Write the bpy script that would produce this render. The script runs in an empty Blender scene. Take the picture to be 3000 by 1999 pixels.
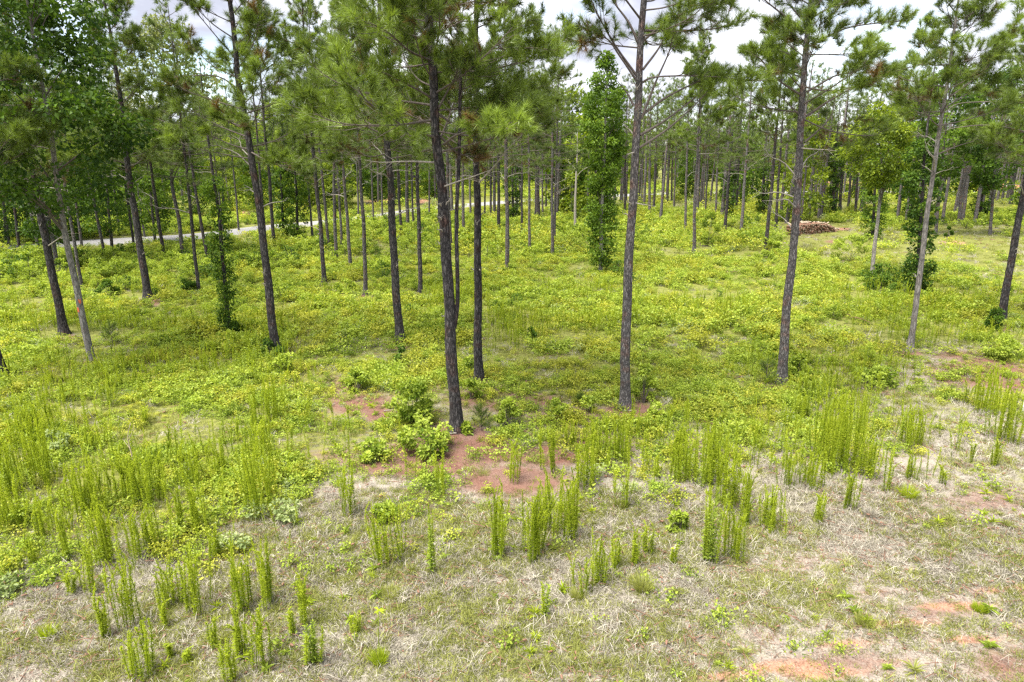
import bpy, math, random
import numpy as np

# ------------------------------------------------------------------ camera, sky, sun, exposure
SC = bpy.context.scene
COL = SC.collection
CAM_H, PITCH, FPX, CX, CY = 6.0, math.radians(15.5), 2000.0, 1500.0, 999.5   # photo measured in its own 3000 x 1999 frame
cam_d = bpy.data.cameras.new('camera'); cam = bpy.data.objects.new('camera', cam_d); COL.objects.link(cam)
cam.location = (0, 0, CAM_H); cam.rotation_euler = (math.pi/2 - PITCH, 0, 0)
cam_d.lens = 24.0; cam_d.sensor_width = 36.0; cam_d.clip_start = 0.1; cam_d.clip_end = 6000
SC.camera = cam

SUN_EL, SUN_AZ = math.radians(66), math.radians(232)      # azimuth clockwise from +Y
world = bpy.data.worlds.new('World'); SC.world = world; world.use_nodes = True
wn, wl = world.node_tree.nodes, world.node_tree.links
wn.clear()
w_out = wn.new('ShaderNodeOutputWorld'); w_bg = wn.new('ShaderNodeBackground')
w_sky = wn.new('ShaderNodeTexSky'); w_sky.sky_type = 'NISHITA'; w_sky.sun_disc = False
w_sky.sun_elevation = SUN_EL; w_sky.sun_rotation = SUN_AZ
w_tc = wn.new('ShaderNodeTexCoord'); w_map = wn.new('ShaderNodeMapping'); w_map.inputs['Scale'].default_value = (1, 1, 2.2)
w_map.inputs['Location'].default_value = (3.1, 1.7, 0.4)
w_n = wn.new('ShaderNodeTexNoise'); w_n.inputs['Scale'].default_value = 2.6; w_n.inputs['Detail'].default_value = 7; w_n.inputs['Roughness'].default_value = 0.55
w_r = wn.new('ShaderNodeValToRGB'); w_r.color_ramp.elements[0].position = 0.30; w_r.color_ramp.elements[1].position = 0.52
w_n2 = wn.new('ShaderNodeTexNoise'); w_n2.inputs['Scale'].default_value = 5.5; w_n2.inputs['Detail'].default_value = 6
w_r2 = wn.new('ShaderNodeValToRGB')
w_r2.color_ramp.elements[0].position = 0.40; w_r2.color_ramp.elements[0].color = (1.75, 1.83, 2.2, 1)
w_r2.color_ramp.elements[1].position = 0.70; w_r2.color_ramp.elements[1].color = (4.6, 4.65, 4.9, 1)
w_mix = wn.new('ShaderNodeMix'); w_mix.data_type = 'RGBA'
wl.new(w_tc.outputs['Generated'], w_map.inputs['Vector']); wl.new(w_map.outputs['Vector'], w_n.inputs['Vector']); wl.new(w_map.outputs['Vector'], w_n2.inputs['Vector'])
wl.new(w_n.outputs['Fac'], w_r.inputs['Fac']); wl.new(w_n2.outputs['Fac'], w_r2.inputs['Fac'])
wl.new(w_r.outputs['Color'], w_mix.inputs['Factor']); wl.new(w_sky.outputs['Color'], w_mix.inputs['A']); wl.new(w_r2.outputs['Color'], w_mix.inputs['B'])
wl.new(w_mix.outputs['Result'], w_bg.inputs['Color']); w_bg.inputs['Strength'].default_value = 0.075
wl.new(w_bg.outputs['Background'], w_out.inputs['Surface'])

sun_d = bpy.data.lights.new('sun', 'SUN'); sun = bpy.data.objects.new('sun', sun_d); COL.objects.link(sun)
sun_d.energy = 2.4; sun_d.angle = math.radians(40); sun_d.color = (1.0, 0.95, 0.86)
_sd = (math.sin(SUN_AZ)*math.cos(SUN_EL), math.cos(SUN_AZ)*math.cos(SUN_EL), math.sin(SUN_EL))
from mathutils import Vector, Matrix, Euler
sun.rotation_euler = Vector(_sd).to_track_quat('Z', 'Y').to_euler(); sun.location = (0, 0, 40)

SC.view_settings.view_transform = 'Standard'; SC.view_settings.look = 'None'
SC.view_settings.exposure = 2.5; SC.view_settings.gamma = 1.0; SC.view_settings.use_curve_mapping = False
SC.render.engine = 'CYCLES'
SC.cycles.max_bounces = 5; SC.cycles.diffuse_bounces = 3; SC.cycles.glossy_bounces = 1; SC.cycles.transmission_bounces = 3; SC.cycles.caustics_reflective = False; SC.cycles.caustics_refractive = False
SC.cycles.use_denoising = False; SC.cycles.use_adaptive_sampling = False
SC.cycles.pixel_filter_type = 'BLACKMAN_HARRIS'; SC.cycles.filter_width = 1.4

# ------------------------------------------------------------------ helpers
rng = np.random.default_rng(11)
cP, sP = math.cos(PITCH), math.sin(PITCH)
def ray(X, Y):
    dx, dy = (X-CX)/FPX, (CY-Y)/FPX
    return (dx, cP + dy*sP, -sP + dy*cP)
def hgt(x, y):
    """gentle undulation of the ground, fading out with distance"""
    x = np.asarray(x, float); y = np.asarray(y, float)
    f = np.clip((34 - y)/20, 0, 1)
    return f*(0.07*np.sin(x*0.45 + 1.0)*np.cos(y*0.37) + 0.05*np.sin(x*0.21 - y*0.29 + 2.0) + 0.022*np.sin(x*1.7 + y*0.8)*np.sin(y*1.4 - x*0.5))
def gp(X, Y):
    """ground point under a photo pixel"""
    r = ray(X, Y); z = 0.0
    for _ in range(4):
        t = (CAM_H - z)/-r[2]; p = (r[0]*t, r[1]*t); z = float(hgt(*p))
    return Vector((p[0], p[1], z))
def at_plane(X, Y, yp):
    r = ray(X, Y); t = yp/r[1]
    return Vector((r[0]*t, yp, CAM_H + r[2]*t))
def proj(x, y, z=0.0):
    f = y*cP - (z-CAM_H)*sP; u = y*sP + (z-CAM_H)*cP
    f = np.maximum(f, 0.3)
    return CX + FPX*x/f, CY - FPX*u/f
def px_m(p):
    """metres per photo pixel at a point"""
    return (p.y*cP - (p.z-CAM_H)*sP)/FPX
def vnoise(x, y, s, seed=0):
    """smooth value noise 0..1"""
    x = np.asarray(x, float)/s; y = np.asarray(y, float)/s
    xi, yi = np.floor(x), np.floor(y); fx, fy = x-xi, y-yi
    fx = fx*fx*(3-2*fx); fy = fy*fy*(3-2*fy)
    def h(a, b):
        v = np.sin(a*127.1 + b*311.7 + seed*74.7)*43758.5453
        return v - np.floor(v)
    return (h(xi, yi)*(1-fx) + h(xi+1, yi)*fx)*(1-fy) + (h(xi, yi+1)*(1-fx) + h(xi+1, yi+1)*fx)*fy
def sstep(a, b, v):
    t = np.clip((v-a)/(b-a), 0, 1); return t*t*(3-2*t)

def tag(o, label=None, cat=None, group=None, kind=None):
    if label: o['label'] = label
    if cat: o['category'] = cat
    if group: o['group'] = group
    if kind: o['kind'] = kind
    return o
def link(name, data, parent=None, loc=None, rot=None, scl=None):
    o = bpy.data.objects.new(name, data); COL.objects.link(o)
    if parent is not None: o.parent = parent
    if loc is not None: o.location = loc
    if rot is not None: o.rotation_euler = rot
    if scl is not None: o.scale = scl if hasattr(scl, '__len__') else (scl, scl, scl)
    return o
def empty(name, loc): 
    o = link(name, None, loc=loc); o.empty_display_size = 0.2; return o

def mk_mesh(name, V, F, mats, mi=None, smooth=None, attrs=None):
    me = bpy.data.meshes.new(name)
    V = np.ascontiguousarray(V, np.float32); F = np.ascontiguousarray(F, np.int32); k = F.shape[1]
    me.vertices.add(len(V)); me.vertices.foreach_set('co', V.ravel())
    me.loops.add(F.size); me.loops.foreach_set('vertex_index', F.ravel())
    me.polygons.add(len(F)); me.polygons.foreach_set('loop_start', np.arange(len(F), dtype=np.int32)*k)
    if mi is not None: me.polygons.foreach_set('material_index', np.ascontiguousarray(mi, np.int32))
    if smooth is not None: me.polygons.foreach_set('use_smooth', np.ascontiguousarray(smooth, bool))
    for m in mats: me.materials.append(m)
    for an, av in (attrs or {}).items():
        a = me.attributes.new(an, 'FLOAT', 'POINT'); a.data.foreach_set('value', np.ascontiguousarray(av, np.float32))
    me.update(calc_edges=True)
    return me

class Geo:
    def __init__(s): s.V, s.F, s.M, s.S, s.T, s.n = [], [], [], [], [], 0
    def add(s, V, F, m=0, smooth=False, tint=0.5):
        V = np.asarray(V, float); F = np.asarray(F, int)
        s.V.append(V); s.F.append(F + s.n); s.M.append(np.full(len(F), m)); s.S.append(np.full(len(F), smooth))
        s.T.append(np.full(len(V), tint) if np.isscalar(tint) else np.asarray(tint, float)); s.n += len(V)
    def tube(s, P, R, sides=6, m=0, tint=0.5, rough=0.0, cap=True):
        P = np.asarray(P, float); R = np.asarray(R, float); n = len(P)
        tg = np.gradient(P, axis=0); tg /= np.linalg.norm(tg, axis=1)[:, None] + 1e-9
        ref = np.array([0.31, 0.95, 0.05]) if abs(tg[0][2]) > 0.7 else np.array([0, 0, 1.0])
        u = np.cross(tg, ref); u /= np.linalg.norm(u, axis=1)[:, None] + 1e-9; w = np.cross(tg, u)
        a = np.linspace(0, 2*np.pi, sides, endpoint=False)
        rr = R[:, None]*np.ones(sides)
        if rough: rr = rr*(1 + rough*(rng.random((n, sides))-0.5)*2)
        V = P[:, None] + rr[..., None]*(np.cos(a)[None, :, None]*u[:, None] + np.sin(a)[None, :, None]*w[:, None])
        V = V.reshape(-1, 3); F = []
        i = np.arange(n-1)[:, None]*sides; j = np.arange(sides)[None]; k = (j+1) % sides
        A, B, C, D = i+j, i+k, i+sides+k, i+sides+j
        F = np.concatenate([np.stack([A, B, C], -1).reshape(-1, 3), np.stack([A, C, D], -1).reshape(-1, 3)])
        if cap:
            V = np.vstack([V, P[-1]]); top = (n-1)*sides
            F = np.vstack([F, np.stack([top+np.arange(sides), top+(np.arange(sides)+1) % sides, np.full(sides, len(V)-1)], -1)])
        s.add(V, F, m, True, tint)
    def blades(s, P, D, L, W, m=0, tint=0.5, side=None):
        """thin single-triangle needles / grass blades from P along D"""
        P = np.asarray(P, float); D = np.asarray(D, float); n = len(P)
        D = D/(np.linalg.norm(D, axis=1)[:, None]+1e-9)
        r = rng.normal(size=(n, 3)) if side is None else side
        u = np.cross(D, r); u /= np.linalg.norm(u, axis=1)[:, None]+1e-9
        L = np.broadcast_to(L, n)[:, None]; W = np.broadcast_to(W, n)[:, None]
        V = np.stack([P - u*W*0.5, P + u*W*0.5, P + D*L], 1).reshape(-1, 3)
        F = np.arange(3*n).reshape(-1, 3)
        s.add(V, F, m, False, np.repeat(np.broadcast_to(tint, n), 3))
    def bent(s, P, D, L, W, droop, m=0, tint=0.5):
        """blades with one bend: a quad and a tip triangle (3 tris)"""
        P = np.asarray(P, float); n = len(P); D = np.asarray(D, float); D = D/(np.linalg.norm(D, axis=1)[:, None]+1e-9)
        u = np.cross(D, rng.normal(size=(n, 3))); u /= np.linalg.norm(u, axis=1)[:, None]+1e-9
        L = np.broadcast_to(L, n)[:, None]; W = np.broadcast_to(W, n)[:, None]; g = np.array([0, 0, -1.0])*np.broadcast_to(droop, n)[:, None]*L
        mid = P + D*L*0.55 + g*0.25; tip = P + D*L*0.98 + g
        V = np.stack([P-u*W*0.5, P+u*W*0.5, mid+u*W*0.42, mid-u*W*0.42, tip], 1).reshape(-1, 3)
        b = np.arange(n)[:, None]*5
        F = np.concatenate([b+[0, 1, 2], b+[0, 2, 3], b+[3, 2, 4]])
        s.add(V, F, m, False, np.repeat(np.broadcast_to(tint, n), 5))
    def leaves(s, P, D, N, L, W, m=0, tint=0.5, fold=0.25):
        """folded leaf blades: base, two sides, tip"""
        P = np.asarray(P, float); n = len(P); D = np.asarray(D, float); D = D/(np.linalg.norm(D, axis=1)[:, None]+1e-9)
        u = np.cross(D, N); u /= np.linalg.norm(u, axis=1)[:, None]+1e-9; w = np.cross(u, D)
        L = np.broadcast_to(L, n)[:, None]; W = np.broadcast_to(W, n)[:, None]
        c = P + D*L*0.45
        V = np.stack([P, c + u*W*0.5 + w*W*fold, P + D*L, c - u*W*0.5 + w*W*fold], 1).reshape(-1, 3)
        b = np.arange(n)[:, None]*4
        F = np.concatenate([b+[0, 1, 2], b+[0, 2, 3]])
        s.add(V, F, m, False, np.repeat(np.broadcast_to(tint, n), 4))
    def mesh(s, name, mats):
        return mk_mesh(name, np.vstack(s.V), np.vstack(s.F), mats, np.concatenate(s.M), np.concatenate(s.S), {'tint': np.concatenate(s.T)})

def unit(v): v = np.asarray(v, float); return v/(np.linalg.norm(v)+1e-9)
def catmull(pts, n):
    P = np.asarray(pts, float)
    if len(P) == 2: return P[0] + (P[1]-P[0])*np.linspace(0, 1, n)[:, None]
    Q = np.vstack([2*P[0]-P[1], P, 2*P[-1]-P[-2]]); out = []; seg = len(P)-1
    for t in np.linspace(0, seg-1e-6, n):
        i = int(t); f = t-i; a, b, c, d = Q[i:i+4]
        out.append(0.5*((2*b)+(-a+c)*f+(2*a-5*b+4*c-d)*f*f+(-a+3*b-3*c+d)*f**3))
    return np.array(out)

# ------------------------------------------------------------------ materials
def new_mat(name):
    m = bpy.data.materials.new(name); m.use_nodes = True; n = m.node_tree.nodes; n.clear()
    out = n.new('ShaderNodeOutputMaterial'); return m, n, m.node_tree.links, out
def foliage(name, dark, light, rand=0.35, trans=0.35, rough=0.45, spec=0.3, tcol=None, patch=0.0, hue=None, old=None):
    m, n, l, out = new_mat(name)
    at = n.new('ShaderNodeAttribute'); at.attribute_name = 'tint'
    oi = n.new('ShaderNodeObjectInfo')
    ml = n.new('ShaderNodeMath'); ml.operation = 'MULTIPLY_ADD'; ml.inputs[1].default_value = rand; ml.inputs[2].default_value = -rand/2
    ad = n.new('ShaderNodeMath'); ad.operation = 'ADD'
    l.new(oi.outputs['Random'], ml.inputs[0]); l.new(at.outputs['Fac'], ad.inputs[0]); l.new(ml.outputs[0], ad.inputs[1])
    fac = ad.outputs[0]
    if patch:
        g = n.new('ShaderNodeNewGeometry'); nz = n.new('ShaderNodeTexNoise'); nz.inputs['Scale'].default_value = 0.35; nz.inputs['Detail'].default_value = 2
        l.new(g.outputs['Position'], nz.inputs['Vector'])
        m2 = n.new('ShaderNodeMath'); m2.operation = 'MULTIPLY_ADD'; m2.inputs[1].default_value = patch*2; m2.inputs[2].default_value = -patch
        a2 = n.new('ShaderNodeMath'); a2.operation = 'ADD'
        l.new(nz.outputs['Fac'], m2.inputs[0]); l.new(m2.outputs[0], a2.inputs[0]); l.new(fac, a2.inputs[1]); fac = a2.outputs[0]
    r = n.new('ShaderNodeValToRGB'); r.color_ramp.elements[0].color = (*dark, 1); r.color_ramp.elements[1].color = (*light, 1)
    if old:
        k = r.color_ramp.elements.new(0.07); k.color = (*dark, 1); r.color_ramp.elements[0].color = (*old, 1)
    l.new(fac, r.inputs['Fac']); colr = r.outputs['Color']
    if hue:
        g2 = n.new('ShaderNodeNewGeometry'); nh = n.new('ShaderNodeTexNoise'); nh.inputs['Scale'].default_value = 1.1; nh.inputs['Detail'].default_value = 4; l.new(g2.outputs['Position'], nh.inputs['Vector'])
        rh = n.new('ShaderNodeMapRange'); rh.inputs['From Min'].default_value = 0.46; rh.inputs['From Max'].default_value = 0.66; rh.inputs['To Max'].default_value = 0.75; l.new(nh.outputs['Fac'], rh.inputs['Value'])
        mh = n.new('ShaderNodeMix'); mh.data_type = 'RGBA'; mh.inputs['B'].default_value = (*hue, 1); l.new(rh.outputs['Result'], mh.inputs['Factor']); l.new(colr, mh.inputs['A']); colr = mh.outputs['Result']
    pb = n.new('ShaderNodeBsdfPrincipled'); pb.inputs['Roughness'].default_value = rough; pb.inputs['Specular IOR Level'].default_value = spec
    l.new(colr, pb.inputs['Base Color'])
    tr = n.new('ShaderNodeBsdfTranslucent'); mx = n.new('ShaderNodeMixShader'); mx.inputs['Fac'].default_value = trans
    tm = n.new('ShaderNodeMix'); tm.data_type = 'RGBA'; tm.blend_type = 'MULTIPLY'; tm.inputs['Factor'].default_value = 1.0
    tm.inputs['B'].default_value = (*(tcol or (1.25, 1.25, 0.6)), 1); l.new(colr, tm.inputs['A'])
    l.new(tm.outputs['Result'], tr.inputs['Color'])
    l.new(pb.outputs[0], mx.inputs[1]); l.new(tr.outputs[0], mx.inputs[2]); l.new(mx.outputs[0], out.inputs['Surface'])
    return m
def bark(name, deep, mid, hi, scale=1.0, strength=0.9, red=0.8):
    m, n, l, out = new_mat(name)
    tc = n.new('ShaderNodeTexCoord'); mp = n.new('ShaderNodeMapping'); mp.inputs['Scale'].default_value = (19*scale, 19*scale, 5.0*scale)
    l.new(tc.outputs['Object'], mp.inputs['Vector'])
    vo = n.new('ShaderNodeTexVoronoi'); vo.feature = 'DISTANCE_TO_EDGE'; vo.inputs['Scale'].default_value = 1.0; vo.inputs['Randomness'].default_value = 1.0
    nz = n.new('ShaderNodeTexNoise'); nz.inputs['Scale'].default_value = 2.2; nz.inputs['Detail'].default_value = 6; nz.inputs['Roughness'].default_value = 0.65
    l.new(mp.outputs['Vector'], nz.inputs['Vector'])
    dist = n.new('ShaderNodeVectorMath'); dist.operation = 'MULTIPLY_ADD'; dist.inputs[1].default_value = (1.6, 1.6, 1.6)
    l.new(nz.outputs['Color'], dist.inputs[0]); l.new(mp.outputs['Vector'], dist.inputs[2]); l.new(dist.outputs[0], vo.inputs['Vector'])
    oi = n.new('ShaderNodeObjectInfo')
    big = n.new('ShaderNodeTexNoise'); big.inputs['Scale'].default_value = 2.3; big.inputs['Detail'].default_value = 3; l.new(tc.outputs['Object'], big.inputs['Vector'])
    r1 = n.new('ShaderNodeValToRGB'); e = r1.color_ramp.elements; e[0].position = 0.0; e[0].color = (*deep, 1); e[1].position = 0.38; e[1].color = (*hi, 1)
    k = e.new(0.13); k.color = (*mid, 1)
    l.new(vo.outputs['Distance'], r1.inputs['Fac'])
    hs = n.new('ShaderNodeHueSaturation'); mv = n.new('ShaderNodeMath'); mv.operation = 'MULTIPLY_ADD'; mv.inputs[1].default_value = 0.9; mv.inputs[2].default_value = 0.35
    ms = n.new('ShaderNodeMath'); ms.operation = 'ADD'; mo = n.new('ShaderNodeMath'); mo.operation = 'MULTIPLY_ADD'; mo.inputs[1].default_value = 0.4; mo.inputs[2].default_value = -0.1
    l.new(oi.outputs['Random'], mo.inputs[0]); l.new(big.outputs['Fac'], mv.inputs[0]); l.new(mv.outputs[0], ms.inputs[0]); l.new(mo.outputs[0], ms.inputs[1])
    l.new(ms.outputs[0], hs.inputs['Value']); l.new(r1.outputs['Color'], hs.inputs['Color'])
    rd = n.new('ShaderNodeTexNoise'); rd.inputs['Scale'].default_value = 3.4; rd.inputs['Detail'].default_value = 5; l.new(tc.outputs['Object'], rd.inputs['Vector'])
    rr_ = n.new('ShaderNodeMapRange'); rr_.inputs['From Min'].default_value = 0.52; rr_.inputs['From Max'].default_value = 0.68; rr_.inputs['To Max'].default_value = red; l.new(rd.outputs['Fac'], rr_.inputs['Value'])
    rm = n.new('ShaderNodeMix'); rm.data_type = 'RGBA'; rm.blend_type = 'MULTIPLY'; rm.inputs['B'].default_value = (1.25, 0.78, 0.64, 1); l.new(rr_.outputs['Result'], rm.inputs['Factor']); l.new(hs.outputs['Color'], rm.inputs['A'])
    fn = n.new('ShaderNodeMix'); fn.data_type = 'RGBA'; fn.blend_type = 'OVERLAY'; fn.inputs['Factor'].default_value = 0.6
    n2 = n.new('ShaderNodeTexNoise'); n2.inputs['Scale'].default_value = 5.0; n2.inputs['Detail'].default_value = 4; l.new(mp.outputs['Vector'], n2.inputs['Vector'])
    l.new(rm.outputs['Result'], fn.inputs['A']); l.new(n2.outputs['Fac'], fn.inputs['B'])
    pb = n.new('ShaderNodeBsdfPrincipled'); pb.inputs['Roughness'].default_value = 0.9; pb.inputs['Specular IOR Level'].default_value = 0.15
    l.new(fn.outputs['Result'], pb.inputs['Base Color'])
    bp = n.new('ShaderNodeBump'); bp.inputs['Strength'].default_value = strength; bp.inputs['Distance'].default_value = 0.03
    sm = n.new('ShaderNodeMath'); sm.operation = 'MULTIPLY_ADD'; sm.inputs[1].default_value = 0.35
    l.new(n2.outputs['Fac'], sm.inputs[0]); l.new(vo.outputs['Distance'], sm.inputs[2]); l.new(sm.outputs[0], bp.inputs['Height'])
    l.new(bp.outputs['Normal'], pb.inputs['Normal']); l.new(pb.outputs[0], out.inputs['Surface'])
    return m
def plain(name, a, b, scale=8, rough=0.85, bump=0.3):
    m, n, l, out = new_mat(name)
    tc = n.new('ShaderNodeTexCoord'); nz = n.new('ShaderNodeTexNoise'); nz.inputs['Scale'].default_value = scale; nz.inputs['Detail'].default_value = 6; nz.inputs['Roughness'].default_value = 0.65
    l.new(tc.outputs['Object'], nz.inputs['Vector'])
    r = n.new('ShaderNodeValToRGB'); r.color_ramp.elements[0].color = (*a, 1); r.color_ramp.elements[1].color = (*b, 1)
    r.color_ramp.elements[0].position = 0.3; r.color_ramp.elements[1].position = 0.7
    l.new(nz.outputs['Fac'], r.inputs['Fac'])
    pb = n.new('ShaderNodeBsdfPrincipled'); pb.inputs['Roughness'].default_value = rough; pb.inputs['Specular IOR Level'].default_value = 0.2
    l.new(r.outputs['Color'], pb.inputs['Base Color'])
    bp = n.new('ShaderNodeBump'); bp.inputs['Strength'].default_value = bump; bp.inputs['Distance'].default_value = 0.02
    l.new(nz.outputs['Fac'], bp.inputs['Height']); l.new(bp.outputs['Normal'], pb.inputs['Normal']); l.new(pb.outputs[0], out.inputs['Surface'])
    return m

M = {}
M['bark'] = bark('pine_bark', (0.016, 0.015, 0.016), (0.055, 0.051, 0.051), (0.130, 0.120, 0.118))
M['bark_grey'] = bark('scaly_grey_bark', (0.036, 0.034, 0.035), (0.115, 0.106, 0.104), (0.25, 0.235, 0.228), 1.25)
M['bark_pale'] = bark('pale_smooth_bark', (0.10, 0.095, 0.09), (0.24, 0.22, 0.20), (0.34, 0.32, 0.30), 0.8, 0.25, 0.2)
M['twig'] = plain('twig_bark', (0.06, 0.05, 0.043), (0.15, 0.125, 0.11), 14)
M['deadwood'] = plain('dead_wood', (0.16, 0.14, 0.12), (0.36, 0.33, 0.29), 14)
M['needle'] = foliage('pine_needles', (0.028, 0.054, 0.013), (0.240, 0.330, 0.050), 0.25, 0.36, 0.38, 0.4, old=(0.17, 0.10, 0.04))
M['needle_far'] = foliage('far_pine_needles', (0.030, 0.054, 0.016), (0.180, 0.245, 0.056), 0.4, 0.34, 0.5, 0.25, old=(0.14, 0.09, 0.04))
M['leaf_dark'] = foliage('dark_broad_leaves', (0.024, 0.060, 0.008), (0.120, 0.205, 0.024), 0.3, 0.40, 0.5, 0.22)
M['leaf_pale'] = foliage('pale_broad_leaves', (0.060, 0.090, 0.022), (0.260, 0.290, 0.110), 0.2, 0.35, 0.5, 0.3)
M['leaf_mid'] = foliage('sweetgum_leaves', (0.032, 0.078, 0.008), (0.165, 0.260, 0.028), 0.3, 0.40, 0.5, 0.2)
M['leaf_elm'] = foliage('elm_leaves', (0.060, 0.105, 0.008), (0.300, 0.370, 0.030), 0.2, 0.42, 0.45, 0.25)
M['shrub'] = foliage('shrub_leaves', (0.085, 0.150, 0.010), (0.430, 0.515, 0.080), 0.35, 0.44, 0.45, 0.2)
M['shrub_pale'] = foliage('grey_green_leaves', (0.170, 0.230, 0.080), (0.430, 0.490, 0.230), 0.3, 0.40, 0.6, 0.12)
M['litter'] = foliage('needle_litter', (0.110, 0.060, 0.045), (0.360, 0.230, 0.180), 0.4, 0.10, 0.8, 0.1, (1, .9, .8))
M['shrub_dark'] = foliage('dark_shrub_leaves', (0.028, 0.070, 0.008), (0.130, 0.215, 0.025), 0.3, 0.36, 0.55, 0.18)
M['cover'] = foliage('ground_cover_leaves', (0.088, 0.125, 0.008), (0.480, 0.485, 0.065), 0.5, 0.42, 0.45, 0.2, patch=0.45, hue=(0.25, 0.37, 0.045))
M['cover2'] = foliage('green_cover_leaves', (0.062, 0.110, 0.008), (0.330, 0.430, 0.050), 0.5, 0.42, 0.45, 0.2, patch=0.35)
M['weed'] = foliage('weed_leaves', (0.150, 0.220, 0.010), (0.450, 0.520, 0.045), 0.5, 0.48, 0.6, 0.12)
M['grass'] = foliage('green_grass', (0.120, 0.140, 0.026), (0.370, 0.385, 0.110), 0.5, 0.38, 0.5, 0.2, patch=0.3)
M['thatch'] = foliage('dry_grass', (0.130, 0.110, 0.085), (0.500, 0.465, 0.385), 0.5, 0.25, 0.7, 0.15, (1.0, 0.95, 0.8), patch=0.3)
M['needle_litter'] = plain('log_bark', (0.10, 0.05, 0.035), (0.26, 0.15, 0.10), 20)
M['log_end'] = plain('cut_log_end', (0.27, 0.20, 0.14), (0.46, 0.38, 0.29), 30)
M['road'] = plain('pale_road', (0.19, 0.185, 0.18), (0.27, 0.262, 0.255), 3.0, 0.9, 0.1)
M['clay'] = plain('red_clay', (0.30, 0.115, 0.060), (0.46, 0.22, 0.13), 1.5)
M['fence_black'] = plain('silt_fence_fabric', (0.012, 0.012, 0.012), (0.03, 0.028, 0.026), 8)
M['white'] = plain('white_plastic', (0.62, 0.62, 0.60), (0.80, 0.80, 0.78), 12, 0.5, 0.05)
M['orange'] = plain('orange_paint', (0.55, 0.10, 0.04), (0.72, 0.20, 0.10), 20)

def ground_mat():
    m, n, l, out = new_mat('ground_soil')
    g = n.new('ShaderNodeNewGeometry')
    def noise(s, d=5, r=0.6):
        z = n.new('ShaderNodeTexNoise'); z.inputs['Scale'].default_value = s; z.inputs['Detail'].default_value = d; z.inputs['Roughness'].default_value = r
        l.new(g.outputs['Position'], z.inputs['Vector']); return z.outputs['Fac']
    def ramp(f, a, b, p0=0.3, p1=0.7):
        r = n.new('ShaderNodeValToRGB'); r.color_ramp.elements[0].color = (*a, 1); r.color_ramp.elements[1].color = (*b, 1)
        r.color_ramp.elements[0].position = p0; r.color_ramp.elements[1].position = p1; l.new(f, r.inputs['Fac']); return r.outputs['Color']
    def attr(nm): a = n.new('ShaderNodeAttribute'); a.attribute_name = nm; return a.outputs['Fac']
    def mix(f, a, b):
        x = n.new('ShaderNodeMix'); x.data_type = 'RGBA'; l.new(f, x.inputs['Factor']); l.new(a, x.inputs['A']); l.new(b, x.inputs['B']); return x.outputs['Result']
    def masked(a, nz, gain=2.6, off=-0.9):
        s1 = n.new('ShaderNodeMath'); s1.operation = 'MULTIPLY_ADD'; s1.inputs[1].default_value = 1.3; l.new(a, s1.inputs[0]); l.new(nz, s1.inputs[2])
        s2 = n.new('ShaderNodeMath'); s2.operation = 'MULTIPLY_ADD'; s2.use_clamp = True; s2.inputs[1].default_value = gain; s2.inputs[2].default_value = off*gain
        l.new(s1.outputs[0], s2.inputs[0]); return s2.outputs[0]
    f40, f9, f2, f150 = noise(34, 6, 0.7), noise(8, 5, 0.65), noise(1.3, 4), noise(130, 3, 0.7)
    thatch = ramp(f40, (0.13, 0.112, 0.092), (0.37, 0.335, 0.28))
    soil = ramp(f40, (0.085, 0.040, 0.030), (0.235, 0.125, 0.092))
    litter = ramp(f150, (0.07, 0.036, 0.028), (0.30, 0.19, 0.15), 0.42, 0.6)
    soil = mix(ramp(f2, (0, 0, 0), (1, 1, 1), 0.4, 0.62), soil, litter)
    green = ramp(f9, (0.075, 0.085, 0.022), (0.22, 0.225, 0.06))
    sand = ramp(f40, (0.24, 0.105, 0.060), (0.42, 0.25, 0.175))
    c = mix(masked(attr('green'), f9), thatch, green)
    c = mix(masked(attr('soil'), noise(11.0, 12, 0.95), 3.0, -1.05), c, soil)
    c = mix(masked(attr('sand'), noise(9.0, 12, 0.95), 3.0, -1.0), c, sand)
    pb = n.new('ShaderNodeBsdfPrincipled'); pb.inputs['Roughness'].default_value = 0.95; pb.inputs['Specular IOR Level'].default_value = 0.1
    l.new(c, pb.inputs['Base Color'])
    bp = n.new('ShaderNodeBump'); bp.inputs['Strength'].default_value = 0.7; bp.inputs['Distance'].default_value = 0.04
    l.new(f40, bp.inputs['Height']); l.new(bp.outputs['Normal'], pb.inputs['Normal']); l.new(pb.outputs[0], out.inputs['Surface'])
    return m
M['ground'] = ground_mat()

# ------------------------------------------------------------------ where things grow: the plot, mapped from the photo
SOIL = [(1050,1180,160,50,.8),(1250,1130,120,40,.6),(1550,1180,180,40,.75),(1330,1315,270,55,.98),(1000,1330,200,50,.6),(1750,1300,200,50,.7),(1337,1280,150,50,.95),(1230,1350,330,60,.85),(1500,1400,240,60,.85),(1430,1170,190,55,.75),(1690,1225,260,55,.7),(1850,1205,95,35,.95),
        (1120,1215,70,28,.95),(1175,1072,55,20,.95),(1020,1130,150,50,.7),(1600,1330,170,45,.85),(2010,1290,120,50,.6),(2900,1090,210,60,.95),(2980,1130,90,40,.85),
        (2800,1040,120,26,.7),(2300,1130,50,18,.7),(2010,1165,60,20,.6),(2450,1950,380,75,.62),(2750,1800,240,55,.62),(2950,1960,190,90,.66),(2560,1750,140,45,.55),
        (2900,1480,240,70,.6),(2330,1650,180,50,.5),(120,1990,150,35,.5),(1231,872,30,8,.9),(437,884,60,10,.7),(2130,682,70,9,.8),(2250,1860,220,50,.5),(1640,1985,160,30,.35),
        (40,1105,40,18,.6),(2440,708,40,8,.7),(2640,1335,80,30,.4),(1000,1420,120,30,.5),(2960,690,60,12,.4),(2900,780,60,12,.45),(1900,1330,150,40,.45)]
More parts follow.
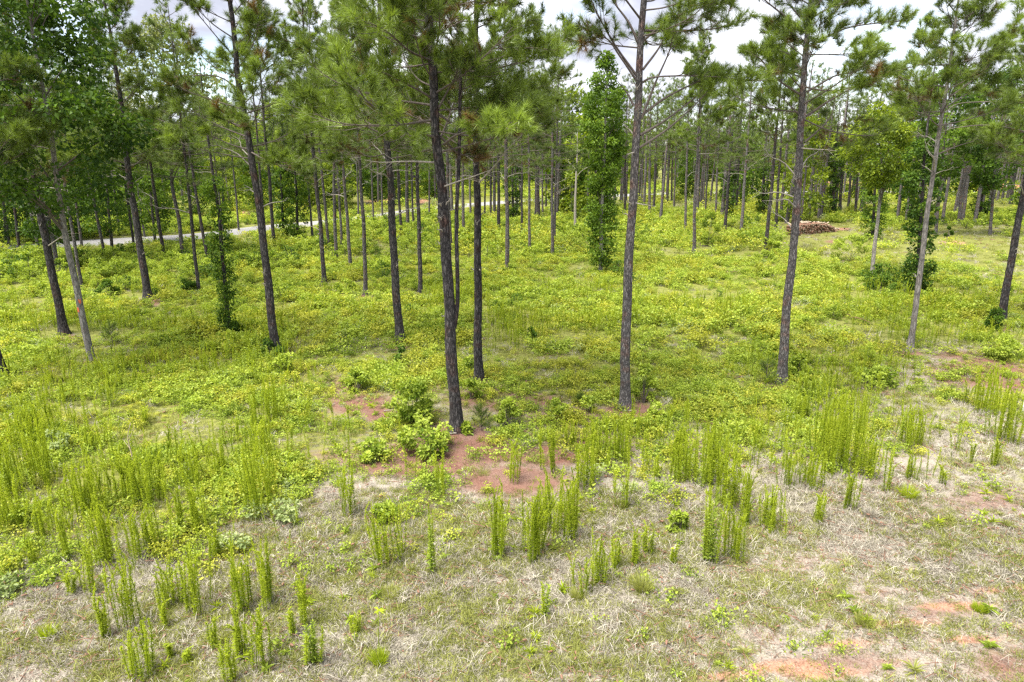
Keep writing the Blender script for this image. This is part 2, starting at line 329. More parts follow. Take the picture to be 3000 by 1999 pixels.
for _x, _y, _w in [(1337,1266,85),(1404,1116,60),(1828,1198,75),(2290,1126,60),(1170,1010,55),(812,1046,50),(192,982,40),(437,880,40),(2665,1032,45),(2933,948,50),(951,836,26),(1071,865,24),(1231,868,26),(1485,807,26),(268,1066,40)]: SOIL.append((_x, _y+4, _w, _w*.36, .95))
SAND = [(2120,1985,150,20,.85),(2300,1940,150,20,.85),(2480,1900,140,18,.85),(2640,1845,150,18,.9),(2800,1790,140,18,.85),(2950,1745,120,16,.85),(2420,1985,160,18,.85),(2620,1960,130,16,.85),(2830,1890,120,16,.8),(2980,1850,90,14,.85),(2560,1740,90,14,.5),(2200,1900,90,10,.45),(2760,1560,120,10,.4),(2900,1450,130,12,.45),(2790,712,48,9,.8),(2420,540,150,13,1.0),(1180,590,120,9,.9),(700,628,40,12,.8),(2640,548,200,6,.9),(1720,568,90,6,.7),(2330,690,60,10,.4),(560,640,60,12,.4)]
def blob(X, Y, lst):
    v = np.zeros_like(X)
    for (bx, by, rx, ry, s) in lst:
        d = ((X-bx)/rx)**2 + ((Y-by)/ry)**2
        v = np.maximum(v, s*np.exp(-d*0.8))
    return v
YB_X = [-400, 0, 300, 600, 1000, 1500, 2000, 2500, 3000, 3400]
YB_Y = [1800, 1770, 1710, 1640, 1510, 1430, 1380, 1290, 1180, 1140]
def fields(x, y):
    """world -> (leafy cover, dry lawn, soil, sand, far lawn) densities"""
    X, Y = proj(x, y); X = np.clip(X, -400, 3400); Y = np.clip(Y, 455, 2200)
    yb = np.interp(X, YB_X, YB_Y)
    soil, sand = blob(X, Y, SOIL), blob(X, Y, SAND)
    cover = sstep(120, -260, Y - yb + 160*(vnoise(x, y, 1.3, 13)-.5))
    flawn = sstep(2180, 2420, X)*sstep(648, 668, Y)*sstep(810, 745, Y + (2600-X)*0.04)
    flawn = np.maximum(flawn, 0.75*sstep(2640, 2800, X)*sstep(655, 675, Y)*sstep(900, 800, Y))
    cover = cover*(1 - 0.93*flawn)*(1-0.92*soil)*(1-sand)
    return X, Y, cover, np.clip(1-cover, 0, 1), soil, sand, flawn

# road centre line
ROAD_PX = [(-700,772),(-200,748),(223,716),(344,708),(558,695),(692,680),(799,667),(937,655),(1112,635),(1270,612),(1560,588),(1950,569),(2400,564),(2950,563),(3500,566)]
ROAD = catmull([tuple(gp(*q))[:2] + (0.0,) for q in ROAD_PX], 160)
def road_dist(x, y):
    d = np.full(np.shape(x), 1e9)
    for k in range(0, len(ROAD)): d = np.minimum(d, np.hypot(x-ROAD[k, 0], y-ROAD[k, 1]))
    return d

def road_side(x, y): return y - np.interp(x, ROAD[:, 0], ROAD[:, 1])       # metres beyond the lane
# ------------------------------------------------------------------ ground and road
xs = np.concatenate([-np.geomspace(2500, 34, 26), np.linspace(-32, 32, 300), np.geomspace(34, 2500, 26)])
ys = np.concatenate([[-300, -80, -30, -12, -4], np.linspace(0, 32, 190), np.geomspace(32.4, 130, 120), np.geomspace(134, 4000, 26)])
gx, gy = np.meshgrid(xs, ys); fx_, fy_ = gx.ravel(), gy.ravel()
_, _, cov, dry, soil, sand, flawn = fields(fx_, fy_)
V = np.stack([fx_, fy_, hgt(fx_, fy_)], 1)
nx, ny = len(xs), len(ys)
ii = (np.arange(ny-1)[:, None]*nx + np.arange(nx-1)[None]).ravel()
Fq = np.stack([ii, ii+1, ii+nx+1, ii+nx], 1)
green = np.clip(cov*0.75 + flawn*0.55 + sstep(36, 60, fy_)*0.3 + .42*vnoise(fx_, fy_, 1.2, 17)*(1-cov), 0, 1)
gme = mk_mesh('ground', V, Fq, [M['ground']], smooth=np.ones(len(Fq)), attrs={'soil': soil, 'green': green, 'sand': sand})
tag(link('ground', gme), 'red clay ground under grass and weeds', kind='structure')

g = Geo(); tg = np.gradient(ROAD, axis=0); tg /= np.linalg.norm(tg, axis=1)[:, None]; nr = np.stack([-tg[:, 1], tg[:, 0], 0*tg[:, 0]], 1)
W = 1.0; z = np.array([0, 0, 1.0])
prof = [(-W-0.9, -0.05), (-W, 0.12), (0, 0.15), (W, 0.12), (W+0.9, -0.05)]
V = np.concatenate([ROAD + nr*o + z*h for o, h in prof]); n = len(ROAD); F = []
for k in range(len(prof)-1):
    i = np.arange(n-1) + k*n
    F += [np.stack([i, i+1, i+n+1], 1), np.stack([i, i+n+1, i+n], 1)]
g.add(V, np.concatenate(F), 0, True); tag(link('road', g.mesh('road', [M['road']])), 'pale paved lane curving behind the pines', kind='structure')

# ------------------------------------------------------------------ plant building blocks
def tuft(g, p, d, n, nl, nw, m, tint, spread=(8, 72)):
    """needles radiating from the last stretch of a shoot"""
    d = unit(d); r = rng.normal(size=(n, 3)); r -= (r@d)[:, None]*d; r /= np.linalg.norm(r, axis=1)[:, None]+1e-9
    a = np.radians(rng.uniform(spread[0], spread[1], n)); D = np.cos(a)[:, None]*d + np.sin(a)[:, None]*r
    D[:, 2] -= 0.06
    P = np.asarray(p) - d*rng.uniform(0, nl*0.9, n)[:, None]
    g.blades(P, D, nl*rng.uniform(0.65, 1.1, n), nw, m, np.clip(tint + rng.normal(0, 0.17, n), 0, 1))

def branch_on(gw, gn, path, r0, r1, n_tuft_px=1.0, nl=0.20, nn=70, nw=0.008, start=0.3, side_n=8, side_len=0.45, up=0.25, tint0=0.45, mw=0, mn=0, sub=True):
    """a limb along path; side twigs in its outer stretch carry needle tufts"""
    P = catmull(path, max(8, len(path)*4)); R = r0 + (r1-r0)*np.linspace(0, 1, len(P))**0.8
    gw.tube(P, R, 6, mw)
    Ltot = np.linalg.norm(np.diff(P, axis=0), axis=1).sum()
    def end(p, d, t): tuft(gn, p, d, nn, nl, nw, mn, t)
    end(P[-1], P[-1]-P[-3], tint0 + 0.2)
    for k in range(side_n):
        s = start + (0.97-start)*(k + rng.uniform(0.1, 0.9))/side_n
        i = min(int(s*(len(P)-1)), len(P)-2); p = P[i] + (P[i+1]-P[i])*(s*(len(P)-1)-i); t = unit(P[i+1]-P[i])
        sd = unit(np.cross(t, [0, 0, 1])) * (1 if k % 2 else -1)
        d = unit(t*rng.uniform(0.5, 1.0) + sd*rng.uniform(0.6, 1.0) + np.array([0, 0, rng.uniform(-0.15, 0.45)]))
        L = side_len*(0.45 + 0.9*(1-s))*rng.uniform(0.7, 1.3)
        q = p + d*L*0.55; e = q + unit(d + np.array([0, 0, up]))*L*0.45
        rr = R[i]*0.5
        gw.tube([p, q, e], [rr, rr*0.7, max(0.003, rr*0.4)], 4, mw)
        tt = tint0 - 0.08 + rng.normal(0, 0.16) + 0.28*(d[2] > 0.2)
        if rng.random() < .05: tt = 0.0
        end(e, e-q + np.array([0, 0, 0.15]), tt)
        if sub:
            for _ in range(rng.integers(1, 4)):
                f = rng.uniform(0.3, 0.95); b = p + d*L*f
                dd = unit(d*0.8 + unit(rng.normal(size=3))*0.8 + np.array([0, 0, 0.25])); l2 = rng.uniform(0.12, 0.30)
                gw.tube([b, b+dd*l2], [rr*0.45, 0.003], 3, mw); end(b+dd*l2, dd, tt + rng.normal(0, 0.1))

# near branch kit: axis +X, unit-ish lengths
KIT = []
for (L, sn, nn, bare) in [(2.4, 18, 84, .22), (2.1, 16, 84, .18), (2.2, 14, 84, .36), (1.7, 14, 80, .16), (1.5, 12, 80, .22), (1.1, 10, 76, .15), (0.8, 8, 72, .1), (1.9, 13, 84, .40)]:
    gw, gn = Geo(), Geo(); a = rng.uniform(-0.28, 0.28); c = rng.uniform(-0.06, 0.10)
    path = [(0, 0, 0), (L*0.35, L*a*0.5, L*c), (L*0.7, L*a, L*(c+0.08)), (L*0.92, L*a*1.1, L*(c+0.20))]
    branch_on(gw, gn, path, 0.009+0.006*L, 0.005, nn=nn, start=bare, side_n=sn, side_len=0.30+0.22*L, tint0=0.42)
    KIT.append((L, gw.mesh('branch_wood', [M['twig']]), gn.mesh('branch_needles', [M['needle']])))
DEAD = []
for L in (0.5, 0.8, 1.2, 1.6):
    gw = Geo(); P = [(0, 0, 0), (L*0.4, 0.04*L, 0.08*L), (L*0.75, -0.03*L, 0.05*L), (L, 0.05*L, 0.16*L)]
    gw.tube(catmull(P, 8), np.linspace(0.016+0.005*L, 0.004, 8), 5)
    for k in range(int(1+L*2.5)):
        s = rng.uniform(0.35, 0.9); p = catmull(P, 20)[int(s*19)]; d = unit([0.7, rng.choice([-1, 1])*0.8, rng.uniform(-.3, .4)])
        gw.tube([p, p+d*0.16*L, p+d*0.3*L+np.array([0, 0, .03])], [0.007, 0.005, 0.002], 3)
    DEAD.append((L, gw.mesh('dead_branch_wood', [M['deadwood']])))

def pine_crown(seed, H, hb, Lm, nb, nn, nw, nl, upfac=1.0, sparse=1.0):
    """whole crown for a middle-distance pine, base at origin, trunk on the axis"""
    g = Geo(); az = rng.uniform(0, 6.28)
    for i in range(nb):
        u = (i+rng.uniform(0, 0.8))/nb; z0 = hb + (H-hb)*u; az += 2.4 + rng.normal(0, 0.3)
        L = Lm*(1.0-0.78*u**1.15)*rng.uniform(0.7, 1.12)
        if u < 0.12 and rng.random() < 0.35: L *= 0.5
        pit = math.radians(-6 + 46*u + rng.normal(0, 7)); dr = np.array([math.cos(az), math.sin(az), 0])
        p0 = np.array([0, 0, z0]); p1 = p0 + dr*L*0.5*math.cos(pit) + np.array([0, 0, L*0.5*math.sin(pit)]); p2 = p0 + dr*L*math.cos(pit) + np.array([0, 0, L*math.sin(pit) + 0.10*L])
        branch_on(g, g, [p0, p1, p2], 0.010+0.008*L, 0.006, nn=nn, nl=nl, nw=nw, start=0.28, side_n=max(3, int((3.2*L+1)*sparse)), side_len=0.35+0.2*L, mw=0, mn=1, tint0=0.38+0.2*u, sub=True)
    tuft(g, (0, 0, H), (0, 0, 1), nn*2, nl, nw, 1, 0.6)
    return g
CROWN = []
for k, (H, hb, Lm, nb) in enumerate([(12.0, 5.1, 2.3, 33), (11.4, 5.5, 2.1, 30), (12.6, 4.9, 2.5, 35), (11.0, 4.9, 2.1, 31), (12.2, 6.0, 2.1, 29), (10.6, 4.4, 1.9, 31)]):
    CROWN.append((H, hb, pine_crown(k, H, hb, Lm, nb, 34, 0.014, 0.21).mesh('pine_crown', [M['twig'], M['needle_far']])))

def trunk_geo(path, H_top, r_base, sides, dz, exp=0.62, flare=0.35, rough=0.035):
    """path: centre-line points in world, going up; base at path[0]"""
    P = np.asarray(path, float); zs = np.arange(-0.25, H_top, dz); zs = np.append(zs, H_top)
    d = unit(P[-1]-P[0]); d = unit(d*0.6 + np.array([0, 0, 0.4])) if len(P) > 1 else np.array([0, 0, 1.0])
    pts = [p for p in P]
    q = P[-1].copy()
    while q[2] < P[0][2] + H_top + 0.5:
        d = unit(d*0.85 + np.array([0, 0, 0.15])); q = q + d*1.2/d[2]*1.0; pts.append(q.copy())
    pts = np.array(pts); pts = np.vstack([pts[0] - (pts[1]-pts[0])*0.3, pts]); rz = pts[:, 2] - P[0][2]
    o = np.argsort(rz); rz, pts = rz[o], pts[o]
    x = np.interp(zs, rz, pts[:, 0]) - P[0][0]; y = np.interp(zs, rz, pts[:, 1]) - P[0][1]
    k = np.ones(3)/3 if len(zs) > 8 else np.ones(1)
    wob = 0.14*r_base*np.sin(zs*1.1 + P[0][0]*3) + 0.08*r_base*np.sin(zs*2.7 + P[0][0]*5)
    f = np.clip((1-np.maximum(zs, 0)/(H_top*1.03)), 0.02, 1)**exp
    R = r_base*f*(1 + flare*np.exp(-np.maximum(zs, 0)/0.22))*(1+0.02*np.sin(zs*3.3+P[0][1]))
    C = np.stack([x+wob, y+wob*0.3, zs], 1)
    g = Geo(); g.tube(C, R, sides, 0, rough=rough)
    ax = lambda zq: np.array([np.interp(zq, zs, C[:, 0]), np.interp(zq, zs, C[:, 1]), zq])
    rad = lambda zq: float(np.interp(zq, zs, R))
    return g, ax, rad

LAND = []      # landmark trees: (X of base, short name)
def basket(base, pxs):
    b = gp(*base); return b, [Vector(b)] + [at_plane(X, Y, b.y) for X, Y in pxs]

def pine_near(base, pxs, w, label, H=12.5, hb=6.0, Lm=2.3, nb=30, seed=0, mat='bark', limbs=(), dead=4, dead_z=(2.5, 6.0), group=None, name='pine_tree', stem2=None, limb_kw=None):
    b, pts = basket(base, pxs); root = empty(name, b); tag(root, label, 'pine tree', group)
    r = 0.5*w*px_m(b)/1.09
    g, ax, rad = trunk_geo(pts, H, r, 18, 0.10, flare=.75, rough=.05)
    tr = link('trunk', g.mesh('trunk', [M[mat]]), root)
    rs = np.random.default_rng(seed+100); az = rs.uniform(0, 6.28)
    for i in range(nb):
        u = (i+rs.uniform(0, .8))/nb; z0 = hb+(H-hb-0.3)*u; az += 2.4+rs.normal(0, .35)
        L = Lm*(1-0.72*u**1.2)*rs.uniform(.72, 1.12); k = min(range(len(KIT)), key=lambda q: abs(KIT[q][0]-L)+rs.uniform(0, .5))
        pit = math.radians(6+36*u+rs.normal(0, 13)); p = ax(z0)
        bo = link('branch', KIT[k][1], root, p, Euler((rs.uniform(-.5, .5), -pit, az)), L/KIT[k][0])
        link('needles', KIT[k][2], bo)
    for i in range(dead):
        z0 = rs.uniform(*dead_z); k = rs.integers(0, 4); p = ax(z0); a = rs.uniform(0, 6.28)
        link('dead_branch', DEAD[k][1], root, p + np.array([math.cos(a), math.sin(a), 0])*rad(z0)*0.7, Euler((rs.uniform(-1, 1), math.radians(rs.uniform(-35, 10)), a)), rs.uniform(.7, 1.1))
    for i in range(7):
        z0 = rs.uniform(1.6, hb); p = ax(z0); a = rs.uniform(0, 6.28)
        link('stub', DEAD[0][1], root, p + np.array([math.cos(a), math.sin(a), 0])*rad(z0)*0.75, Euler((rs.uniform(-1, 1), math.radians(rs.uniform(-50, 0)), a)), (rs.uniform(.18, .5), 1.0, 1.0))
    for lb in limbs:
        px, dys, kw = lb; b3 = Vector(b)
        path = [np.array(at_plane(X, Y, b.y+dy) - b3) for (X, Y), dy in zip(px, dys)]
        gw, gn = Geo(), Geo(); a = dict(r0=0.028, r1=0.008, start=0.45, side_n=10, side_len=0.5, nn=75, tint0=0.45); a.update(kw)
        branch_on(gw, gn, path, **a)
        bo = link('branch', gw.mesh('limb_wood', [M['twig'] if not kw.get('mw_bark') else M[mat]]), root)
        link('needles', gn.mesh('limb_needles', [M['needle']]), bo)
    if stem2:
        px, w0, w1, top = stem2; path = [np.array(at_plane(X, Y, b.y) - Vector(b)) for X, Y in px]; 
        C = catmull(path, 40); gg = Geo(); gg.tube(C, np.linspace(w0, w1, 40), 10, 0, rough=0.04)
        st = link('second_stem', gg.mesh('second_stem', [M[mat]]), root)
        for i in range(6):
            p = C[30+i]; k = 5+i % 2
            bo = link('branch', KIT[k][1], st, p, Euler((0, -0.4, i*2.4)), 0.9); link('needles', KIT[k][2], bo)
    return root, b, ax

def lim(px, dy_end=0.0, **kw):
    n = len(px); return (px, [dy_end*(i/(n-1))**1.3 for i in range(n)], kw)

# ------------------------------------------------------------------ the pines one can name
NEAR = []
def N(*a, **k):
    r = pine_near(*a, **k); LAND.append((a[0][0], k.pop('short', None))); return r
pine_near((14,1112), [(-20,1000),(-60,800),(-110,500)], 24, 'pine cut off by the picture edge with a torn reddish foot', seed=1, hb=4.9, nb=44, Lm=2.5)
pine_near((192,980), [(120,650),(100,500)], 25, 'dark straight pine beside the pale trunk with orange marks', seed=2, hb=4.7, nb=44, Lm=2.4, dead=6, dead_z=(3,5.5),
          limbs=[lim([(100,545),(50,500),(-10,455),(-80,430)], -0.6, start=.5), lim([(118,610),(80,585),(40,580)], -0.4, start=.95, side_n=1, nn=6)])
pine_near((437,878), [(397,650),(375,490),(366,393)], 23, 'stout pine with knotty dark trunk among the broadleaf saplings', seed=3, hb=5.2, nb=42, Lm=2.2, dead=7, dead_z=(3.5,5.6))
pine_near((812,1043), [(763,650),(737,446),(701,250)], 27, 'thick smooth pine leaning over, between the ivy-clad stem and road view', seed=4, H=13, hb=5.6, nb=44, Lm=2.5, mat='bark', dead=5, dead_z=(4,6),
          limbs=[lim([(735,440),(680,425),(620,400),(560,390)], -0.5, start=.5, side_n=8), lim([(700,262),(640,225),(560,222),(480,232)], -0.3, start=.6, side_n=8)])
pine_near((951,835), [(937,650),(920,460)], 14, 'medium straight pine beyond the thick leaning pine, dark below crown', seed=5, hb=5.4, nb=36, Lm=2.1, dead=4)
pine_near((1071,864), [(1065,650),(1049,402)], 13, 'slim grey pine with a forked pale dead limb near its crown', seed=6, hb=5.8, nb=32, Lm=2.0, mat='bark_grey', dead=2, dead_z=(4.5,6),
          limbs=[lim([(1050,432),(1030,412),(985,402),(900,400)], -0.3, start=.9, side_n=2, nn=4, r0=.035), lim([(1056,480),(1030,455),(1012,432)], -0.2, start=.95, side_n=1, nn=4)])
pine_near((1170,1007), [(1150,650),(1129,357)], 27, 'stout pine with a dark leafy bush at its foot', seed=7, H=12.5, hb=5.7, nb=44, Lm=2.6, dead=5, dead_z=(4,6),
          limbs=[lim([(1122,364),(1061,321),(1001,281),(940,250)], -0.6, start=.35), lim([(1120,395),(1046,356),(960,305),(870,256)], -0.8, start=.4), lim([(1118,250),(951,150),(840,120),(775,80)], -1.8, start=.4, side_n=14, tint0=.55)])
pine_near((1231,867), [(1228,650),(1219,424)], 14, 'medium pine between the bush-footed pine and the forked front pine', seed=8, hb=5.6, nb=36, Lm=2.1, dead=7, dead_z=(4,6.2))
pine_near((1337,1262), [(1318,900),(1299,650),(1277,388),(1272,241),(1259,45)], 38, 'nearest pine with a thin second stem forking off its trunk', seed=9, H=13.2, hb=5.9, nb=50, Lm=2.7, dead=5, dead_z=(4.5,6.3),
          stem2=([(1331,960),(1338,915),(1341,851),(1337,650),(1344,491),(1348,277),(1352,120)], .052, .03, 0),
          limbs=[lim([(1300,424),(1334,398),(1380,385),(1440,375),(1500,378)], -1.9, start=.45, side_n=16, side_len=.62, tint0=.78, nn=90),
                 lim([(1284,318),(1310,270),(1334,224),(1350,170)], -0.5, start=.5), lim([(1265,290),(1237,271),(1152,226),(1087,201)], -1.2, start=.35, side_n=12),
                 lim([(1270,180),(1200,150),(1130,90),(1060,60)], -1.9, start=.35, side_n=14, tint0=.55), lim([(1275,200),(1400,150),(1540,140),(1640,150)], -0.6, start=.4, side_n=14, tint0=.6),
                 lim([(1290,400),(1330,440),(1350,455),(1380,450)], 0.5, start=.3, side_n=9, tint0=.2), lim([(1280,330),(1330,360),(1390,330),(1470,300)], .6, start=.3, side_n=12, tint0=.25)])
pine_near((1404,1114), [(1400,850),(1397,650),(1397,437)], 27, 'straight stout pine just behind the forked front pine', seed=10, H=12.6, hb=5.8, nb=40, Lm=2.5, dead=3, dead_z=(4.5,6))
pine_near((1485,806), [(1486,650),(1482,424)], 14, 'grey pine with two pale dead snags sticking from its stem', seed=11, hb=5.8, nb=34, Lm=2.1, mat='bark_grey', dead=5, dead_z=(4.4,6))
pine_near((1828,1195), [(1838,900),(1848,650),(1862,433),(1875,200),(1888,0)], 32, 'tall pine with long bare arching limbs against the open sky', seed=12, H=13.5, hb=8.0, nb=26, Lm=2.3, mat='bark_grey', dead=4, dead_z=(4.5,7),
          limbs=[lim([(1874,433),(1951,382),(2027,316),(2085,255)], -.3, start=.72, side_n=6, r0=.034), lim([(1876,396),(1951,351),(2042,281),(2080,235)], .4, start=.7, side_n=7, r0=.034),
                 lim([(1882,336),(1951,286),(2037,243),(2100,215)], .2, start=.6, side_n=9, r0=.036), lim([(1879,350),(1921,241),(1961,150),(1975,80)], -.4, start=.55, side_n=9, r0=.03),
                 lim([(1880,243),(1921,226),(2052,223),(2172,233)], -.6, start=.45, side_n=12, tint0=.5), lim([(1883,205),(1931,140),(1955,85),(1990,20)], .3, start=.5, side_n=9),
                 lim([(1874,135),(1841,65),(1801,10),(1780,-40)], .3, start=.5, side_n=9, r0=.035), lim([(1866,223),(1800,130),(1750,40),(1725,-20)], -.2, start=.45, side_n=10),
                 lim([(1864,235),(1816,165),(1770,110),(1690,124)], -.4, start=.5, side_n=10), lim([(1856,308),(1836,271),(1811,241)], .2, start=.9, side_n=1, nn=8),
                 lim([(1884,120),(1960,60),(2060,20),(2150,10)], -.5, start=.4, side_n=12, tint0=.55), lim([(1886,90),(1980,90),(2090,85),(2180,60)], .5, start=.5, side_n=10),
                 lim([(2172,233),(2200,236),(2225,230)], -.6, start=.1, side_n=6, tint0=.6)])
pine_near((2033,744), [(2036,580),(2054,250)], 11, 'slender pine with bare arching limbs overlapping the bare-limbed giant', seed=13, hb=6.0, nb=34, Lm=2.0, mat='bark_grey', dead=3)
pine_near((2243,735), [(2265,500),(2283,290)], 12, 'slim pine leaning beside the scaly pine near the log pile', seed=14, hb=6.2, nb=34, Lm=2.0, dead=4)
pine_near((2290,1123), [(2308,880),(2330,650),(2350,339),(2357,187),(2375,0)], 29, 'scaly grey pine standing in front of the log pile', seed=15, H=12.5, hb=6.8, nb=36, Lm=2.0, mat='bark_grey', dead=6, dead_z=(4,6.6),
          limbs=[lim([(2362,341),(2446,286),(2536,241),(2647,203),(2730,184)], -.3, start=.4, side_n=12, r0=.034), lim([(2357,417),(2400,380),(2435,340),(2446,290)], .3, start=.8, side_n=2, nn=20),
                 lim([(2364,270),(2446,223),(2500,212),(2540,180)], .5, start=.4, side_n=11), lim([(2346,279),(2277,232),(2232,178),(2200,150)], -.4, start=.4, side_n=10),
                 lim([(2352,216),(2312,160),(2250,147),(2190,150)], .6, start=.4, side_n=11), lim([(2358,91),(2290,40),(2240,0),(2210,-30)], -.3, start=.4, side_n=10),
                 lim([(2372,136),(2473,85),(2580,67),(2660,60)], -.5, start=.35, side_n=14, tint0=.55), lim([(2350,345),(2310,305),(2275,270)], .3, start=.6, side_n=4),
                 lim([(2366,60),(2440,20),(2520,10)], .3, start=.4, side_n=10), lim([(2348,200),(2300,215),(2240,220)], -.7, start=.3, side_n=9, tint0=.55)])
pine_near((2665,1030), [(2714,650),(2759,335),(2781,200),(2800,60)], 18, 'slender pale pine leaning away from the leafy column with upright dead fork', seed=16, H=11.5, hb=6.6, nb=32, Lm=1.9, mat='bark_pale', dead=5, dead_z=(4,6.5),
          limbs=[lim([(2757,338),(2753,300),(2747,232)], 0, start=.97, side_n=1, nn=3, r0=.02), lim([(2781,285),(2830,250),(2890,200),(2960,100),(2995,10)], -.3, start=.5, side_n=14),
                 lim([(2768,330),(2740,328),(2660,332)], -.3, start=.8, side_n=3, nn=14), lim([(2782,190),(2730,190),(2670,170)], -.5, start=.3, side_n=9, tint0=.6),
                 lim([(2748,452),(2800,430),(2850,415)], -.2, start=.9, side_n=2, nn=8)])
pine_near((2933,945), [(2982,650),(3000,558),(3030,400)], 23, 'dark pine at the picture edge reaching long limbs inward', seed=17, H=12.5, hb=5.6, nb=50, Lm=2.5, dead=3, dead_z=(4,6),
          limbs=[lim([(3030,305),(2960,300),(2880,299),(2805,305),(2772,328)], -.4, start=.93, side_n=2, nn=4, r0=.036), lim([(3030,395),(2960,376),(2880,367),(2800,375),(2765,384)], -.5, start=.93, side_n=2, nn=4, r0=.034),
                 lim([(3020,500),(2985,480),(2930,475)], -.2, start=.9, side_n=1, nn=4)])

# ------------------------------------------------------------------ the other pines, back to the far lane
FARPX = [(172,802,152,695,13),(125,777,96,650,10),(310,770,268,549,9),(241,842,219,717,10),(241,730,230,650,8),(395,746,366,527,8),(482,759,440,482,11),(583,858,536,402,11),
         (612,784,558,469,10),(777,715,759,469,9),(804,719,786,491,11),(915,695,906,576,7),(966,741,942,504,9),(984,764,978,482,11),(1027,784,1004,464,11),(1002,739,990,500,8),
         (1176,699,1165,487,9),(1194,684,1192,490,12),(1212,681,1206,520,7),(1320,745,1312,536,13),(1359,697,1355,491,10),(1342,715,1337,500,9),(1462,681,1460,469,11),(1529,695,1529,424,8),
         (1552,744,1549,424,9),(1618,757,1618,312,10),(1623,735,1632,400,9),(1568,636,1570,480,6),(1579,650,1577,500,8),(1590,640,1589,520,6),(1600,610,1600,500,5),(1640,604,1642,520,6),
         (1438,640,1437,520,6),(1420,640,1421,530,6),(1258,650,1258,540,6),(1120,640,1118,520,6),(1378,636,1376,500,7),(1830,640,1832,490,8),(1902,643,1904,420,9),(1915,625,1920,473,8),
         (1956,602,1959,490,6),(1967,597,1969,500,5),(1975,610,1978,500,6),(2007,687,2013,424,8),(2096,640,2105,420,7),(2123,675,2150,330,10),(2156,634,2167,424,7),(2170,694,2192,388,10),
         (2272,670,2290,388,9),(2370,638,2393,388,9),(2460,629,2469,446,10),(2484,616,2500,437,8),(2505,629,2515,480,8),(2522,625,2531,491,7),(2627,652,2643,527,9),(2652,660,2668,540,8),
         (2759,660,2790,464,10),(2793,634,2822,500,8),(2808,656,2829,469,10),(2817,660,2844,473,11),(2897,643,2929,455,10),(2868,625,2880,500,7),(2960,598,2973,513,11),(2116,625,2120,530,6),
         (2060,605,2064,520,5),(2066,630,2072,500,6),(2300,560,2303,470,6),(2395,600,2404,470,6),(1880,600,1882,500,5),(1940,590,1942,500,5),(700,680,690,560,6),(656,690,640,560,6),(28,720,10,600,8),(60,745,40,600,9),
         (350,690,340,600,6),(425,700,410,600,6),(1095,660,1090,540,6),(1285,660,1284,540,5),(2990,640,3005,540,7),(2575,640,2585,520,6),(2700,620,2712,520,6),(1745,600,1748,500,5),(1500,600,1501,520,5),(1050,640,1048,540,6)]
GAPS = [(0, 'picture edge'), (192, 'dark straight pine'), (437, 'knotty stout pine'), (674, 'ivy-clad stem'), (812, 'thick leaning pine'), (1071, 'forked-limb pine'), (1170, 'bush-footed pine'),
        (1337, 'forked front pine'), (1404, 'straight stout pine'), (1485, 'snagged grey pine'), (1759, 'leafy column tree'), (1828, 'bare-limbed giant'), (2033, 'arching slender pine'), (2290, 'scaly grey pine'),
        (2553, 'round-crowned elm'), (2665, 'slender pale pine'), (2933, 'edge pine'), (3001, 'picture edge')]
ORD = ['first', 'second', 'third', 'fourth', 'fifth', 'sixth', 'seventh', 'eighth', 'ninth', 'tenth', 'eleventh', 'twelfth', 'thirteenth', 'fourteenth', 'fifteenth']
FARPX.sort()
gap_n = {}
for (X, Y, Xt, Yt, w) in FARPX:
    gi = max(i for i, q in enumerate(GAPS[:-1]) if q[0] <= X); k = gap_n.get(gi, 0); gap_n[gi] = k+1
    b, pts = basket((X, Y), [(Xt, Yt)]); dist = b.y
    c = int(rng.integers(0, 6)); H, hb, cme = CROWN[c]; s = rng.uniform(0.92, 1.1)
    root = empty('pine_tree', b)
    tag(root, f'{"slim" if w < 9 else "grey"} {"far" if dist > 55 else "mid-distance"} pine, {ORD[k]} from the {GAPS[gi][1]} toward the {GAPS[gi+1][1]}', 'pine tree', 'pines standing back toward the lane')
    gg, ax, rad = trunk_geo(pts, H*s, 0.5*max(w, 6.0)*px_m(b)/1.05, 10, 0.45, flare=0.2)
    link('trunk', gg.mesh('trunk', [M['bark_grey' if rng.random() < 0.6 else 'bark']]), root)
    t = ax(hb*s*1.0 + 1.5); lean = math.atan2(ax(H*s)[0]-ax(hb*s)[0], (H-hb)*s)
    cr = link('crown', cme, root, Vector((t[0], t[1], 0)), Euler((0, lean*0.7, rng.uniform(0, 6.28))), s)
    for i in range(int(rng.integers(1, 4))):
        z0 = rng.uniform(3.2, hb*s); a = rng.uniform(0, 6.28); p = ax(z0)
        link('dead_branch', DEAD[int(rng.integers(0, 4))][1], root, p, Euler((0, math.radians(rng.uniform(-35, 5)), a)), 1.0)

# ------------------------------------------------------------------ broadleaf trees and leafy columns
def leaf_cloud(g, centres, radii, n, L, m=0, tint=0.45, flat=0.55, uprightness=0.6):
    """leaf clumps: leaves cluster on the outside of many small lobes"""
    C = np.asarray(centres, float); R = np.asarray(radii, float); k = rng.choice(len(C), n, p=R**2/np.sum(R**2))
    d = rng.normal(size=(n, 3)); d /= np.linalg.norm(d, axis=1)[:, None]; rr = R[k]*rng.uniform(0.35, 1.05, n)**0.6
    P = C[k] + d*rr[:, None]*np.array([1, 1, flat])
    D = d + rng.normal(size=(n, 3))*0.6; D[:, 2] -= 0.25
    Nn = d*0.4 + rng.normal(size=(n, 3))*0.5; Nn[:, 2] += uprightness
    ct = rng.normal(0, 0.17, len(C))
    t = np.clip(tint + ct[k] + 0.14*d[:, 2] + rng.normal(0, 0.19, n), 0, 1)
    g.leaves(P, D, Nn, L*rng.uniform(0.7, 1.25, n), L*0.75*rng.uniform(0.7, 1.2, n), m, t)

